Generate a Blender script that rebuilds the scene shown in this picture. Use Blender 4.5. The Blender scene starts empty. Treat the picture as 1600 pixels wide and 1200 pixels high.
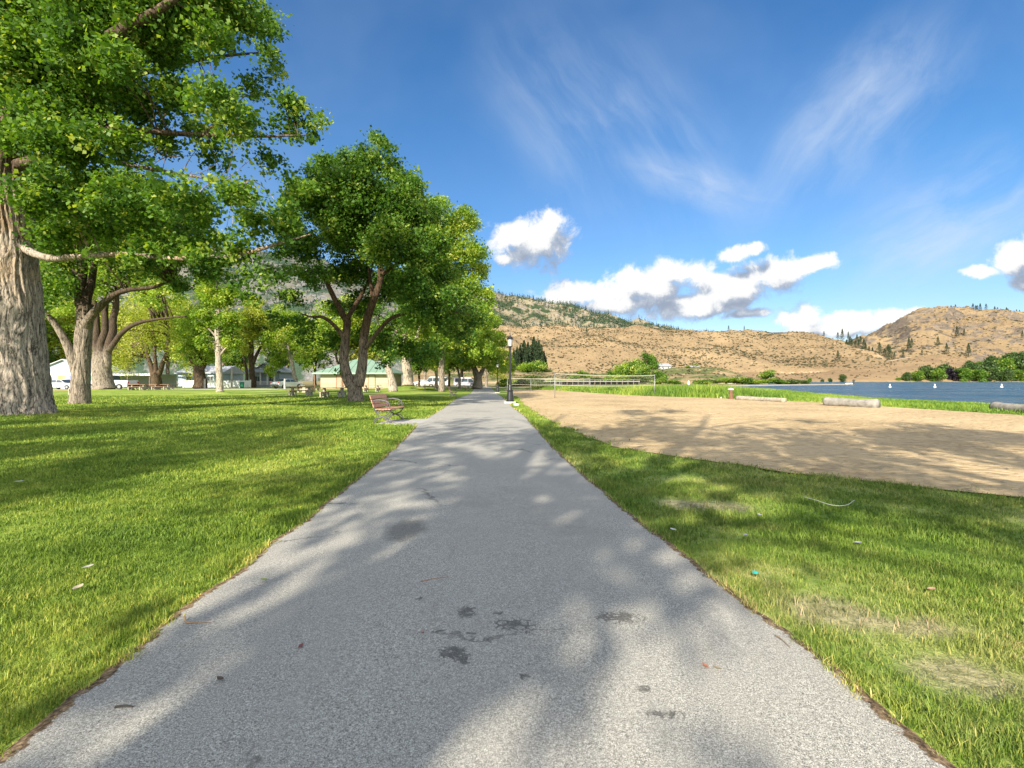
import bpy, math, random
import numpy as np
from mathutils import Vector, noise as mn
R = math.radians
SC = bpy.context.scene
COL = SC.collection
CAMH = 1.35
F = 755.0
HOR = 594.0
rnd = random.Random(7)

# ------------------------------------------------------------------ helpers
def W(px, py, Y):
    return ((px-800.0)/F*Y, Y, CAMH-(py-HOR)/F*Y)

def ss(a, b, x):
    t = np.clip((x-a)/(b-a), 0, 1)
    return t*t*(3-2*t)

def mesh_np(name, verts, faces, nper, attr=None, smooth=False):
    me = bpy.data.meshes.new(name)
    verts = np.ascontiguousarray(verts, dtype=np.float32)
    faces = np.ascontiguousarray(faces, dtype=np.int32)
    me.vertices.add(len(verts)); me.vertices.foreach_set('co', verts.ravel())
    nf = len(faces)
    me.loops.add(nf*nper); me.loops.foreach_set('vertex_index', faces.ravel())
    me.polygons.add(nf); me.polygons.foreach_set('loop_start', np.arange(0, nf*nper, nper, dtype=np.int32))
    if smooth: me.polygons.foreach_set('use_smooth', np.ones(nf, dtype=bool))
    if attr is not None:
        a = me.attributes.new('v', 'FLOAT', 'FACE'); a.data.foreach_set('value', np.asarray(attr, dtype=np.float32))
    me.update(calc_edges=True); me.validate()
    return me

def link(name, me, mat=None, parent=None, smooth=False):
    if mat is not None: me.materials.append(mat)
    o = bpy.data.objects.new(name, me); COL.objects.link(o)
    if parent is not None: o.parent = parent
    if smooth:
        me.polygons.foreach_set('use_smooth', np.ones(len(me.polygons), dtype=bool))
    return o

def tag(o, label=None, cat=None, group=None, kind=None):
    if label: o['label'] = label
    if cat: o['category'] = cat
    if group: o['group'] = group
    if kind: o['kind'] = kind
    return o

def empty(name, loc, rz, label, cat, group=None):
    o = bpy.data.objects.new(name, None); COL.objects.link(o)
    o.location = loc; o.rotation_euler = (0, 0, rz); o.empty_display_size = .3
    return tag(o, label, cat, group)

def kids(o): return [c for c in bpy.data.objects if c.parent == o]
def copy_tree(o, parent=None):
    c = o.copy(); COL.objects.link(c); c.parent = parent
    for ch in kids(o): copy_tree(ch, c)
    return c

class MB:
    def __init__(s): s.v = []; s.f = []
    def add(s, vs, fs):
        n = len(s.v); s.v += [tuple(v) for v in vs]; s.f += [tuple(i+n for i in f) for f in fs]; return s
    def box(s, x0, x1, y0, y1, z0, z1, rz=0, c=(0,0,0)):
        vs = [(x,y,z) for z in (z0,z1) for (x,y) in ((x0,y0),(x1,y0),(x1,y1),(x0,y1))]
        if rz or c != (0,0,0):
            ca, sa = math.cos(rz), math.sin(rz)
            vs = [(c[0]+x*ca-y*sa, c[1]+x*sa+y*ca, c[2]+z) for x,y,z in vs]
        return s.add(vs, [(0,3,2,1),(4,5,6,7),(0,1,5,4),(1,2,6,5),(2,3,7,6),(3,0,4,7)])
    def prism(s, pts, y0, y1):       # pts in x,z ; extruded along y
        n = len(pts); vs = [(x,y0,z) for x,z in pts]+[(x,y1,z) for x,z in pts]
        fs = [tuple(range(n)), tuple(range(2*n-1, n-1, -1))]+[(i,i+n,(i+1)%n+n,(i+1)%n) for i in range(n)]
        return s.add(vs, fs)
    def lathe(s, prof, n=16, c=(0,0,0), square=False):
        m = len(prof); vs = []
        for r, z in prof:
            for k in range(n):
                a = 2*math.pi*k/n
                vs.append((c[0]+r*math.cos(a), c[1]+r*math.sin(a), c[2]+z))
        fs = [(i*n+k, i*n+(k+1)%n, (i+1)*n+(k+1)%n, (i+1)*n+k) for i in range(m-1) for k in range(n)]
        fs += [tuple(range(n-1,-1,-1)), tuple((m-1)*n+k for k in range(n))]
        return s.add(vs, fs)
    def tube(s, pts, rad, n=8, caps=True):
        pts = [Vector(p) for p in pts]
        if not hasattr(rad, '__len__'): rad = [rad]*len(pts)
        vs = []; up = None
        for i, p in enumerate(pts):
            d = (pts[min(i+1, len(pts)-1)]-pts[max(i-1, 0)]).normalized()
            if up is None:
                a = Vector((0,0,1)) if abs(d.z) < .9 else Vector((1,0,0))
                up = (a-d*a.dot(d)).normalized()
            else: up = (up-d*up.dot(d)).normalized()
            b = d.cross(up)
            for k in range(n):
                t = 2*math.pi*k/n
                vs.append(p+(up*math.cos(t)+b*math.sin(t))*rad[i])
        fs = [(i*n+k, i*n+(k+1)%n, (i+1)*n+(k+1)%n, (i+1)*n+k) for i in range(len(pts)-1) for k in range(n)]
        if caps: fs += [tuple(range(n-1,-1,-1)), tuple((len(pts)-1)*n+k for k in range(n))]
        return s.add(vs, fs)
    def build(s, name, mat, parent=None, smooth=False, bevel=0):
        me = bpy.data.meshes.new(name); me.from_pydata(s.v, [], s.f); me.update()
        o = link(name, me, mat, parent, smooth)
        if bevel:
            b = o.modifiers.new('bevel', 'BEVEL'); b.width = bevel; b.segments = 2; b.limit_method = 'ANGLE'
        return o

def spline(pts, k=4):
    """Catmull-Rom through tuples of any length"""
    P = [np.array(p, float) for p in pts]; out = []
    P = [2*P[0]-P[1]]+P+[2*P[-1]-P[-2]]
    for i in range(1, len(P)-2):
        for j in range(k):
            t = j/k
            out.append(.5*((2*P[i])+(-P[i-1]+P[i+1])*t+(2*P[i-1]-5*P[i]+4*P[i+1]-P[i+2])*t*t+(-P[i-1]+3*P[i]-3*P[i+1]+P[i+2])*t**3))
    out.append(P[-2]); return out

# ------------------------------------------------------------------ node helpers
class NT:
    def __init__(s, name, world=False):
        if world: s.m = name
        else:
            s.m = bpy.data.materials.new(name)
        s.m.use_nodes = True; s.t = s.m.node_tree; s.n = s.t.nodes; s.l = s.t.links
        if not world:
            s.b = s.n['Principled BSDF']; s.out = s.n['Material Output']
    def node(s, typ, **kw):
        n = s.n.new(typ)
        for k, v in kw.items():
            if k == 'inp':
                for kk, vv in v.items(): s.set(n.inputs[kk], vv)
            else: setattr(n, k, v)
        return n
    def set(s, sock, v):
        if isinstance(v, bpy.types.NodeSocket): s.l.new(v, sock)
        else:
            if hasattr(sock.default_value, '__len__') and hasattr(v, '__len__') and len(sock.default_value) == 4 and len(v) == 3: v = (*v, 1)
            sock.default_value = v
    def math(s, op, a, b=0, c=0, clamp=False):
        n = s.node('ShaderNodeMath', operation=op, use_clamp=clamp)
        s.set(n.inputs[0], a); s.set(n.inputs[1], b)
        if op in ('MULTIPLY_ADD','SMOOTH_MAX','SMOOTH_MIN'): s.set(n.inputs[2], c)
        return n.outputs[0]
    def vmath(s, op, a, b=(0,0,0), scale=1):
        n = s.node('ShaderNodeVectorMath', operation=op); s.set(n.inputs[0], a); s.set(n.inputs[1], b)
        if op == 'SCALE': s.set(n.inputs['Scale'], scale)
        return n.outputs[1] if op in ('LENGTH','DOT_PRODUCT','DISTANCE') else n.outputs[0]
    def mix(s, f, a, b, mode='MIX'):
        n = s.node('ShaderNodeMix', data_type='RGBA', blend_type=mode)
        s.set(n.inputs[0], f); s.set(n.inputs[6], a); s.set(n.inputs[7], b); return n.outputs[2]
    def ramp(s, f, stops):
        n = s.node('ShaderNodeValToRGB'); s.set(n.inputs[0], f)
        e = n.color_ramp.elements
        while len(e) < len(stops): e.new(.5)
        for i, (p, c) in enumerate(stops):
            e[i].position = p; e[i].color = (*c, 1) if hasattr(c, '__len__') else (c, c, c, 1)
        return n.outputs[0]
    def noise(s, vec, scale, detail=3, rough=.5, dist=0, col=False):
        n = s.node('ShaderNodeTexNoise'); s.set(n.inputs['Vector'], vec)
        n.inputs['Scale'].default_value = scale; n.inputs['Detail'].default_value = detail
        n.inputs['Roughness'].default_value = rough; n.inputs['Distortion'].default_value = dist
        return n.outputs[1 if col else 0]
    def vor(s, vec, scale, feature='F1', out=0):
        n = s.node('ShaderNodeTexVoronoi', feature=feature); s.set(n.inputs['Vector'], vec); n.inputs['Scale'].default_value = scale
        return n.outputs[out]
    def step(s, x, a, b):
        n = s.node('ShaderNodeMapRange', interpolation_type='SMOOTHSTEP')
        s.set(n.inputs[0], x); s.set(n.inputs[1], a); s.set(n.inputs[2], b); return n.outputs[0]
    def mapping(s, vec, loc=(0,0,0), rot=(0,0,0), scale=(1,1,1)):
        n = s.node('ShaderNodeMapping'); s.set(n.inputs[0], vec); s.set(n.inputs[1], loc); s.set(n.inputs[2], rot); s.set(n.inputs[3], scale); return n.outputs[0]
    def bump(s, h, strength=.5, dist=.02, normal=None):
        n = s.node('ShaderNodeBump'); n.inputs['Strength'].default_value = strength; n.inputs['Distance'].default_value = dist
        s.set(n.inputs['Height'], h)
        if normal is not None: s.set(n.inputs['Normal'], normal)
        s.set(s.b.inputs['Normal'], n.outputs[0]); return n.outputs[0]
    def pos(s): return s.node('ShaderNodeNewGeometry').outputs['Position']
    def obj(s): return s.node('ShaderNodeTexCoord').outputs['Object']
    def base(s, c, rough=None, metal=None, spec=None):
        s.set(s.b.inputs['Base Color'], c)
        if rough is not None: s.set(s.b.inputs['Roughness'], rough)
        if metal is not None: s.b.inputs['Metallic'].default_value = metal
        if spec is not None: s.b.inputs['Specular IOR Level'].default_value = spec
        return s

_mc = {}
def simple(name, c, rough=.6, metal=0, var=.25, scale=6, spec=.4, bump=0):
    if name in _mc: return _mc[name]
    m = NT(name); n = m.noise(m.obj(), scale, 5, .6)
    n2 = m.noise(m.obj(), scale*7, 3, .6)
    f = m.math('MULTIPLY_ADD', n, .7, m.math('MULTIPLY', n2, .3))
    lo = tuple(x*(1-var) for x in c); hi = tuple(min(1, x*(1+var)) for x in c)
    m.base(m.ramp(f, [(.3, lo), (.7, hi)]), rough, metal, spec)
    if bump: m.bump(n2, .5, bump)
    _mc[name] = m.m; return m.m
# ------------------------------------------------------------------ outlines on the ground (world metres)
PL = np.array([(-1.75,-30),(-1.80,0),(-1.80,1.89),(-1.84,2.31),(-1.88,2.81),(-1.93,3.8),(-1.95,4.65),(-2.17,8.2),(-2.5,11.8),(-2.88,15),(-3.2,22),(-4.1,36.4),(-5.0,58),(-7.6,100),(-9.5,125)])
PR = np.array([(1.6,-30),(1.5,0),(1.48,1.89),(1.45,2.5),(1.38,2.86),(1.32,3.57),(1.2,4.35),(.97,6.98),(.8,9.5),(.47,17.6),(0.0,24.3),(-.63,36.4),(-1.8,58),(-4.2,100),(-6,125)])
SN = np.array([(26,-12),(15.5,2),(9.2,4.0),(5.87,5.54),(4.07,7.0),(2.1,9.6),(1.4,14.4),(.95,20),(.6,27),(.5,40),(-.4,60),(-1.6,88)])
SO = np.array([(27,-12),(22,2),(21,10),(19.6,18.5),(18.7,28.3),(15.9,36.4),(12.8,43.4),(11,60),(6.4,80),(1,88)])
SH = np.array([(36,-200),(34,0),(33,31),(33.5,45),(44,75),(55,136),(95,190),(140,300),(185,452),(190,600)])
def ix(T, y): return np.interp(y, T[:,1], T[:,0])
MOUNDS = []       # (x, y, height, radius)
def G(x, y):
    x = np.asarray(x, float); y = np.asarray(y, float)
    z = -0.3*ss(30, 62, y)*ss(-14, -4, x)
    xo = np.where(y < 88, ix(SO, y), 10); xs = ix(SH, y)
    t = np.clip((x-xo)/np.maximum(xs-xo, 1), 0, 1)
    far = 1-ss(449, 455, y)
    z = z*(1-t) + (-0.45)*t*t*far
    z = z - 2.2*ss(0, 12, x-xs)*far*(1-ss(1150,1200,x))
    for (mx, my, mh, mr) in MOUNDS:
        z = z + mh*np.exp(-((x-mx)**2+(y-my)**2)/mr**2)
    return z
def gz(x, y): return float(G(x, y))
def gp(px, py):
    """ground point seen at picture position"""
    Y = 1.5
    while Y < 900:
        x, y, z = W(px, py, Y)
        if z <= gz(x, y)+.001: return (x, y, gz(x, y))
        Y *= 1.004
    return (x, y, z)

def axis(lo, hi, fine, ratio, c=0):
    out = [c]; v = c; st = fine
    while v < hi:
        st = max(fine, (v-c)*ratio); v += st; out.append(v)
    v = c; neg = []
    while v > lo:
        st = max(fine, (c-v)*ratio); v -= st; neg.append(v)
    return np.array(neg[::-1]+out)
def sheet_grid(X, Y, Z):
    ny, nx = X.shape
    v = np.stack([X, Y, Z], -1).reshape(-1, 3)
    i = np.arange(ny*nx).reshape(ny, nx)
    f = np.stack([i[:-1,:-1], i[:-1,1:], i[1:,1:], i[1:,:-1]], -1).reshape(-1, 4)
    return v, f

BARE = [((1290-800)/F*2.82, 2.82, .34, .24), ((1425-800)/F*2.65, 2.65, .42, .16), ((1130-800)/F*5.2, 5.2, .4, .3), ((1500-800)/F*2.25, 2.25, .3, .2), ((1060-800)/F*5.3, 5.3, .25, .35)]
def lawn_colour(m, p):
    n1 = m.noise(p, .35, 4, .6); n2 = m.noise(p, 2.2, 4, .65); n3 = m.noise(p, 14, 3, .7)
    f = m.math('ADD', m.math('MULTIPLY', n1, .45), m.math('ADD', m.math('MULTIPLY', n2, .3), m.math('MULTIPLY', n3, .25)))
    lush = m.ramp(f, [(.36, (.075,.145,.018)), (.47, (.165,.250,.034)), (.56, (.29,.35,.060)), (.68, (.45,.45,.13))])
    dry = m.ramp(f, [(.36, (.080,.155,.024)), (.46, (.155,.235,.040)), (.55, (.27,.31,.085)), (.66, (.45,.40,.20))])
    sx = m.node('ShaderNodeSeparateXYZ'); m.set(sx.inputs[0], p)
    side = m.math('MULTIPLY', m.step(sx.outputs[0], -.4, 1.6), m.step(sx.outputs[1], 24, 7))
    side = m.math('MULTIPLY', side, m.step(m.noise(p, .8, 3), .22, .48))
    c = m.mix(side, lush, dry)
    for (bx, by, rx, ry) in BARE:
        d = m.vmath('LENGTH', m.vmath('MULTIPLY', m.vmath('SUBTRACT', p, (bx, by, 0)), (1/rx, 1/ry, 0)))
        k = m.step(m.math('MULTIPLY_ADD', n2, 2.2, d), 2.3, 1.3)
        c = m.mix(m.math('MULTIPLY', k, .65), c, m.ramp(n3, [(.35, (.16,.12,.08)), (.6, (.40,.33,.22))]))
    return c, f, sx

def mat_ground():
    m = NT('ground'); p = m.pos()
    c, f, sx = lawn_colour(m, p)
    n = m.noise(p, .08, 5, .6); n2 = m.noise(p, .9, 4, .7)
    fr = m.ramp(m.math('ADD', m.math('MULTIPLY', n, .6), m.math('MULTIPLY', n2, .4)), [(.38, (.075,.10,.03)), (.5, (.22,.19,.08)), (.62, (.38,.29,.15))])
    far = m.step(sx.outputs[1], 92, 118)
    c = m.mix(far, c, fr)
    bed = m.step(m.math('MULTIPLY', sx.outputs[2], -1), .5, .9)
    c = m.mix(bed, c, (.10,.10,.07))
    m.base(c, .85, spec=.2)
    m.bump(m.noise(p, 40, 3, .7), .6, .03)
    return m.m

def mat_path():
    m = NT('asphalt'); p = m.pos()
    fine = m.noise(p, 230, 2, .8); mid = m.noise(p, 90, 3, .75); big = m.noise(p, .9, 4, .6)
    ag = m.vor(p, 150)
    f = m.math('ADD', m.math('MULTIPLY', fine, .65), m.math('MULTIPLY', mid, .35))
    c = m.ramp(f, [(.38, (.075,.075,.070)), (.46, (.25,.243,.215)), (.54, (.40,.388,.345)), (.62, (.70,.68,.61))])
    c = m.mix(m.math('MULTIPLY', m.step(ag, .32, .12), .30), c, (.62,.61,.58))
    c = m.mix(m.math('MULTIPLY', m.step(big, .35, .7), .3), c, (.27,.262,.25))
    # stains and broken patches where the photograph shows them
    acc = None; soft = None
    wob = m.math('ADD', m.math('MULTIPLY', m.noise(p, 42, 6, .85), 1.7), m.math('MULTIPLY', m.noise(p, 9, 3, .6), .6))
    for (px, py, rx, ry) in ((730,965,.045,.06),(803,985,.10,.055),(967,972,.10,.06),(709,1030,.06,.05),(724,1042,.03,.03),(1007,1087,.025,.022),(655,943,.02,.02),(688,995,.03,.02),(780,966,.03,.02),(817,1068,.02,.02),(1040,1128,.07,.02),(1100,903,.02,.015),(827,998,.02,.02)):
        g = gp(px, py)
        d = m.vmath('LENGTH', m.vmath('MULTIPLY', m.vmath('SUBTRACT', p, (g[0], g[1], g[2])), (1/rx, 1/ry, 0)))
        acc = d if acc is None else m.math('MINIMUM', acc, d)
    g = gp(635, 832); d = m.vmath('LENGTH', m.vmath('MULTIPLY', m.vmath('SUBTRACT', p, (g[0], g[1], g[2])), (1/.19, 1/.36, 0)))
    soft = m.step(m.math('MULTIPLY_ADD', m.noise(p, 9, 5, .7), 1.1, d), 1.7, 1.15)
    c = m.mix(m.math('MULTIPLY', soft, .5), c, (.07,.066,.06))
    vc = m.node('ShaderNodeTexVoronoi', feature='DISTANCE_TO_EDGE'); m.set(vc.inputs['Vector'], m.vmath('ADD', p, m.vmath('SCALE', m.noise(p, 14, 3, .7, col=True), scale=.05))); vc.inputs['Scale'].default_value = 21
    st = m.step(m.math('MULTIPLY_ADD', wob, 1.6, m.math('MULTIPLY_ADD', m.step(vc.outputs[0], 0, .25), .9, acc)), 3.55, 2.7)
    c = m.mix(m.math('MULTIPLY', st, .68), c, (.045,.044,.043))
    # hairline cracks, mostly across the path
    q = m.vmath('MULTIPLY', m.vmath('ADD', p, m.vmath('SCALE', m.noise(p, 2.5, 4, .7, col=True), scale=.55)), (.33,.62,0))
    e = m.node('ShaderNodeTexVoronoi', feature='DISTANCE_TO_EDGE'); m.set(e.inputs['Vector'], q); e.inputs['Scale'].default_value = 1
    cr = m.math('MULTIPLY', m.step(e.outputs[0], .009, .001), m.step(m.noise(p, .7, 2), .47, .60))
    c = m.mix(m.math('MULTIPLY', cr, .65), c, (.06,.058,.055))
    edge = m.math('MULTIPLY', m.step(m.noise(p, .33, 5, .7), .50, .66), .35)
    c = m.mix(edge, c, (.19,.185,.175))
    ea = m.node('ShaderNodeAttribute', attribute_name='e').outputs['Fac']
    dirt = m.ramp(m.noise(p, 38, 4, .75), [(.38, (.045,.032,.020)), (.52, (.16,.11,.065)), (.66, (.34,.25,.15))])
    c = m.mix(m.step(m.math('ADD', ea, m.math('MULTIPLY', m.math('SUBTRACT', m.noise(p, 16, 4, .7), .5), 1.5)), .42, .62), c, dirt)
    m.base(c, .9, spec=.15)
    m.bump(m.math('SUBTRACT', f, m.math('MULTIPLY', cr, .6)), .55, .008)
    return m.m

def mat_sand():
    m = NT('beach_sand'); p = m.pos()
    a = m.noise(p, .25, 4, .6); b = m.noise(p, 5, 5, .7); c3 = m.noise(p, 90, 2, .8)
    f = m.math('ADD', m.math('MULTIPLY', a, .35), m.math('ADD', m.math('MULTIPLY', b, .4), m.math('MULTIPLY', c3, .25)))
    c = m.ramp(f, [(.36, (.25,.18,.098)), (.48, (.43,.325,.185)), (.62, (.56,.43,.26))])
    deb = m.math('MULTIPLY', m.step(m.vor(p, 3.1), .07, .03), m.step(m.noise(p, 1.1, 2), .5, .6))
    c = m.mix(m.math('MULTIPLY', deb, .6), c, (.12,.09,.05))
    m.base(c, .95, spec=.1)
    v1 = m.vor(m.vmath('ADD', p, m.vmath('SCALE', m.noise(p, 2, 2, .5, col=True), scale=.4)), 2.6); v2 = m.vor(p, 6.5)
    h = m.math('ADD', m.math('MULTIPLY', m.step(v1, .0, .42), .8), m.math('ADD', m.math('MULTIPLY', m.step(v2, 0, .4), .35), m.math('MULTIPLY', b, .9)))
    m.bump(h, .9, .075)
    return m.m

def mat_water():
    m = NT('lake_water'); p = m.pos()
    n = m.noise(m.mapping(p, scale=(1,2.0,1)), .9, 5, .7)
    n2 = m.noise(m.mapping(p, rot=(0,0,.3), scale=(1,2.2,1)), .22, 4, .6)
    n3 = m.noise(m.mapping(p, scale=(.30,2.2,1)), .22, 6, .7)
    c = m.ramp(n3, [(.35, (.010,.075,.15)), (.65, (.032,.135,.235))])
    rw = m.ramp(m.noise(m.mapping(p, scale=(.35,2.2,1)), .12, 5, .65), [(.38, .12), (.62, .42)])
    m.base(c, rw, spec=.38); m.b.inputs['IOR'].default_value = 1.33
    m.bump(m.math('ADD', n, m.math('MULTIPLY', n2, 5)), 1.0, 2.2)
    return m.m

def mat_hill(name, tan_lo, tan_hi, rock=(.26,.235,.20), rockiness=.5, green=None, sc=1.0):
    m = NT(name); p = m.pos()
    a = m.noise(p, .006*sc, 6, .6); b = m.noise(p, .05*sc, 5, .65); c3 = m.noise(p, .4*sc, 3, .7)
    f = m.math('ADD', m.math('MULTIPLY', a, .45), m.math('ADD', m.math('MULTIPLY', b, .35), m.math('MULTIPLY', c3, .2)))
    c = m.ramp(f, [(.36, tan_lo), (.6, tan_hi)])
    g = m.node('ShaderNodeNewGeometry'); s = m.node('ShaderNodeSeparateXYZ'); m.set(s.inputs[0], g.outputs['Normal'])
    st = m.math('ADD', m.math('SUBTRACT', 1, s.outputs[2]), m.math('MULTIPLY', m.math('SUBTRACT', b, .5), 1.0))
    rk = m.step(st, rockiness, rockiness+.12)
    rc = m.ramp(m.noise(m.mapping(p, scale=(1,1,2)), .06*sc, 6, .75), [(.35, tuple(x*.55 for x in rock)), (.65, tuple(x*1.35 for x in rock))])
    c = m.mix(rk, c, rc)
    if green: c = m.mix(m.step(m.noise(p, .018*sc, 5, .7), .46, .56), c, green)
    m.base(c, .95, spec=.1); m.bump(m.math('ADD', b, c3), .8, 3/sc)
    return m.m

# ------------------------------------------------------------------ hills (height fields built where they stand)
HILLS = {}
def prof(tab, px): t = np.array(tab, float); return np.interp(px, t[:,0], t[:,1])
def hill(name, mat, ridge, foot, Yr, Yf, amp, seed, nu=240, nt=44, shape=.8, back=.35, fs=.012):
    """ridge / foot: (bearing, height line); Yr, Yf: how far away they stand. The back slope falls away behind the ridge."""
    px = np.linspace(ridge[0][0], ridge[-1][0], nu)
    zr = CAMH-(prof(ridge, px)-HOR)/F*Yr; zf = CAMH-(prof(foot, px)-HOR)/F*Yf
    ts = list(np.linspace(0, 1, nt))+[1.04, 1.12, 1.25, 1.45, 1.8]
    X = np.zeros((len(ts)+1, nu)); Y = X.copy(); Z = X.copy()
    for k, t in enumerate([-.02]+ts):
        y = Yf+(Yr-Yf)*t
        X[k] = (px-800)/F*y; Y[k] = y
        if t < 0: Z[k] = -3
        elif t <= 1: Z[k] = zf+(zr-zf)*(t**shape*(1-.18*t)+.18*t*t if t > 0 else 0)
        else: Z[k] = zr-(zr-zf)*back*(t-1)**1.4
        for i in range(nu):
            if t >= 0:
                n = mn.fractal(Vector((X[k,i]*fs, Y[k,i]*fs, seed)), 1, 2, 5)
                rg = 1-abs(mn.noise(Vector((X[k,i]*fs*1.2, Y[k,i]*fs*.35, seed+5))))*2
                Z[k,i] += amp*(n*.8+rg*.5)*min(1, t*3)*(1 if t < .9 else max(.25, 1-(t-.9)*7))
    v, f = sheet_grid(X, Y, Z)
    o = link(name, mesh_np(name, v, f, 4), mat, smooth=True); tag(o, kind='structure')
    HILLS[name+str(seed)] = (X, Y, Z); return (X, Y, Z)

def on_hill(H, px, py):
    """first point of the height field seen at a picture position"""
    X, Y, Z = H; best = None
    i = int(np.argmin(np.abs((X[1]/Y[1])*F+800-px)))
    yy = HOR-(Z[:,i]-CAMH)/Y[:,i]*F
    for k in range(1, len(yy)):
        if yy[k] <= py: return (X[k,i], Y[k,i], Z[k,i])
    k = int(np.argmin(yy)); return (X[k,i], Y[k,i], Z[k,i])
def rand_on(H, r, t0=0, t1=1, u0=0, u1=1):
    X, Y, Z = H; nk, ni = X.shape; K = nk-6
    k = (t0+(t1-t0)*r.random())*(K-2)+1; i = (u0+(u1-u0)*r.random())*(ni-2)
    a, b = int(k), int(i); s, t = k-a, i-b
    q = lambda A: (A[a,b]*(1-s)*(1-t)+A[a+1,b]*s*(1-t)+A[a,b+1]*(1-s)*t+A[a+1,b+1]*s*t)
    return (q(X), q(Y), q(Z))

def build_setting():
    xs = axis(-6000, 6000, .16, .035); ys = axis(-600, 7000, .16, .03)
    X, Y = np.meshgrid(xs, ys); Z = G(X, Y)
    for k in range(0, 1): Z += 0
    near = np.exp(-(X**2+Y**2)/900)
    Z = Z + .012*np.sin(X*1.7+Y*.6)*np.sin(Y*1.3-X*.4)*near*((X < ix(PL, Y)-.3) | (X > ix(PR, Y)+.3)) - .012
    v, f = sheet_grid(X, Y, Z)
    o = link('ground', mesh_np('ground', v, f, 4), mat_ground(), smooth=True); tag(o, kind='structure')
    # path
    ys = np.concatenate([np.arange(-14, 8, .05), np.arange(8, 30, .15), np.arange(30, 122, .6)])
    rows = []
    for y in ys:
        l = ix(PL, y)+.05*mn.noise(Vector((0, y*1.6, 0)))+.03*mn.noise(Vector((0, y*9, 2)))
        r = ix(PR, y)+.05*mn.noise(Vector((5, y*1.6, 0)))+.03*mn.noise(Vector((7, y*9, 2)))
        rows.append(np.concatenate([[l-.055, l-.015], l+(r-l)*np.linspace(.015, .985, 9), [r+.015, r+.055]]))
    X = np.array(rows); Y = np.repeat(ys[:,None], 13, 1)
    crown = np.concatenate([[-.010, 0], .018*(1-np.linspace(-1, 1, 9)**2), [0, -.010]])
    Z = G(X, Y)+.012+crown
    v, f = sheet_grid(X, Y, Z)
    me = mesh_np('path', v, f, 4); at = me.attributes.new('e', 'FLOAT', 'POINT')
    at.data.foreach_set('value', np.tile(np.array([1,.75]+[0]*9+[.75,1], dtype=np.float32), len(ys)))
    o = link('path', me, mat_path(), smooth=True); tag(o, kind='structure')
    # sand
    ys = np.concatenate([np.arange(-12, 2, .3), np.arange(2, 30, .1), np.arange(30, 88, .4)])
    rows = []
    for y in ys:
        l = ix(SN, y)+.22*mn.noise(Vector((0, y*1.1, 9)))+.10*mn.noise(Vector((3, y*5, 9)))
        r = ix(SO, y)+.35*mn.noise(Vector((5, y*.5, 9)))
        rows.append(l+(r-l)*np.linspace(0, 1, 90)**1.3)
    X = np.array(rows); Y = np.repeat(ys[:,None], 90, 1); Z = G(X, Y)+.006
    edge = np.minimum(X-X[:,:1], X[:,-1:]-X)
    hump = np.zeros_like(X)
    for i in range(X.shape[0]):
        for j in range(X.shape[1]):
            q = Vector((X[i,j]*1.3, Y[i,j]*1.3, 0))
            hump[i,j] = .022*mn.noise(q)+.016*mn.noise(q*2.7)
    Z = Z+hump*np.clip(edge/.6, 0, 1)+.02*np.clip(edge/.5, 0, 1)
    v, f = sheet_grid(X, Y, Z)
    o = link('beach_sand', mesh_np('beach_sand', v, f, 4), mat_sand(), smooth=True); tag(o, kind='structure')
    # bench pad beside the path
    g0 = MB()
    pts = [(-4.15,14.85),(-3.6,14.7),(-2.8,14.35),(-2.75,16.9),(-3.4,16.5),(-4.15,16.35)]
    n = len(pts)
    g0.add([(x, y, .016) for x, y in pts]+[(x, y, -.05) for x, y in pts], [tuple(range(n))]+[(i, i+n, (i+1)%n+n, (i+1)%n) for i in range(n)])
    tag(g0.build('bench_pavement', simple('pad', (.36,.35,.33), .9, scale=9)), kind='structure')
    # lake
    xs = axis(18, 1180, 6, .03, 18); ys = axis(-150, 470, 4, .02, 20)
    X, Y = np.meshgrid(xs, ys); Z = X*0-.45
    v, f = sheet_grid(X, Y, Z)
    o = link('lake_water', mesh_np('lake_water', v, f, 4), mat_water(), smooth=True); tag(o, kind='structure')
    # gravel spit running out into the lake
    sp = spline([(50,132),(66,146),(92,166),(118,183),(134,192)], 10); X = []; Y = []; Z = []
    for k, q in enumerate(sp):
        w = 3.2*(1-.45*k/len(sp))
        for off, z in ((-1.6,-1.2),(-1,-.42),(-.5,-.18),(0,-.1),(.5,-.2),(1,-.42),(1.6,-1.2)):
            X.append(q[0]-off*w*.55); Y.append(q[1]+off*w+mn.noise(Vector((q[0]*.2, off, 0)))); Z.append(z+.06*mn.noise(Vector((q[0]*.5, off*2, 3))))
    v, f = sheet_grid(np.array(X).reshape(-1, 7), np.array(Y).reshape(-1, 7), np.array(Z).reshape(-1, 7))
    o = link('gravel_spit', mesh_np('gravel_spit', v, f, 4), simple('gravel', (.30,.27,.22), .95, scale=.6, var=.3), smooth=True); tag(o, kind='structure')
    # park road on the left
    X, Y = np.meshgrid(np.linspace(-190, -33, 60), np.array([66.0, 68, 72, 75])); Z = G(X, Y)+.02
    v, f = sheet_grid(X, Y, Z)
    o = link('road', mesh_np('road', v, f, 4), simple('road_surface', (.40,.38,.35), .9, scale=2)); tag(o, kind='structure')
    # pale track at the end of the park
    X, Y = np.meshgrid(np.linspace(-34, 8, 60), np.array([103.0, 104.4, 105.8, 107])); Y = Y+.03*X; Z = G(X, Y)+.03
    v, f = sheet_grid(X, Y, Z)
    o = link('gravel_road', mesh_np('gravel_road', v, f, 4), simple('pale_track', (.5,.46,.4), .95, scale=2)); tag(o, kind='structure')

    tan = ((.20,.142,.078), (.34,.25,.142))
    mA = mat_hill('dry_grass_hill', *tan, rock=(.36,.27,.18), rockiness=.22)
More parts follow.
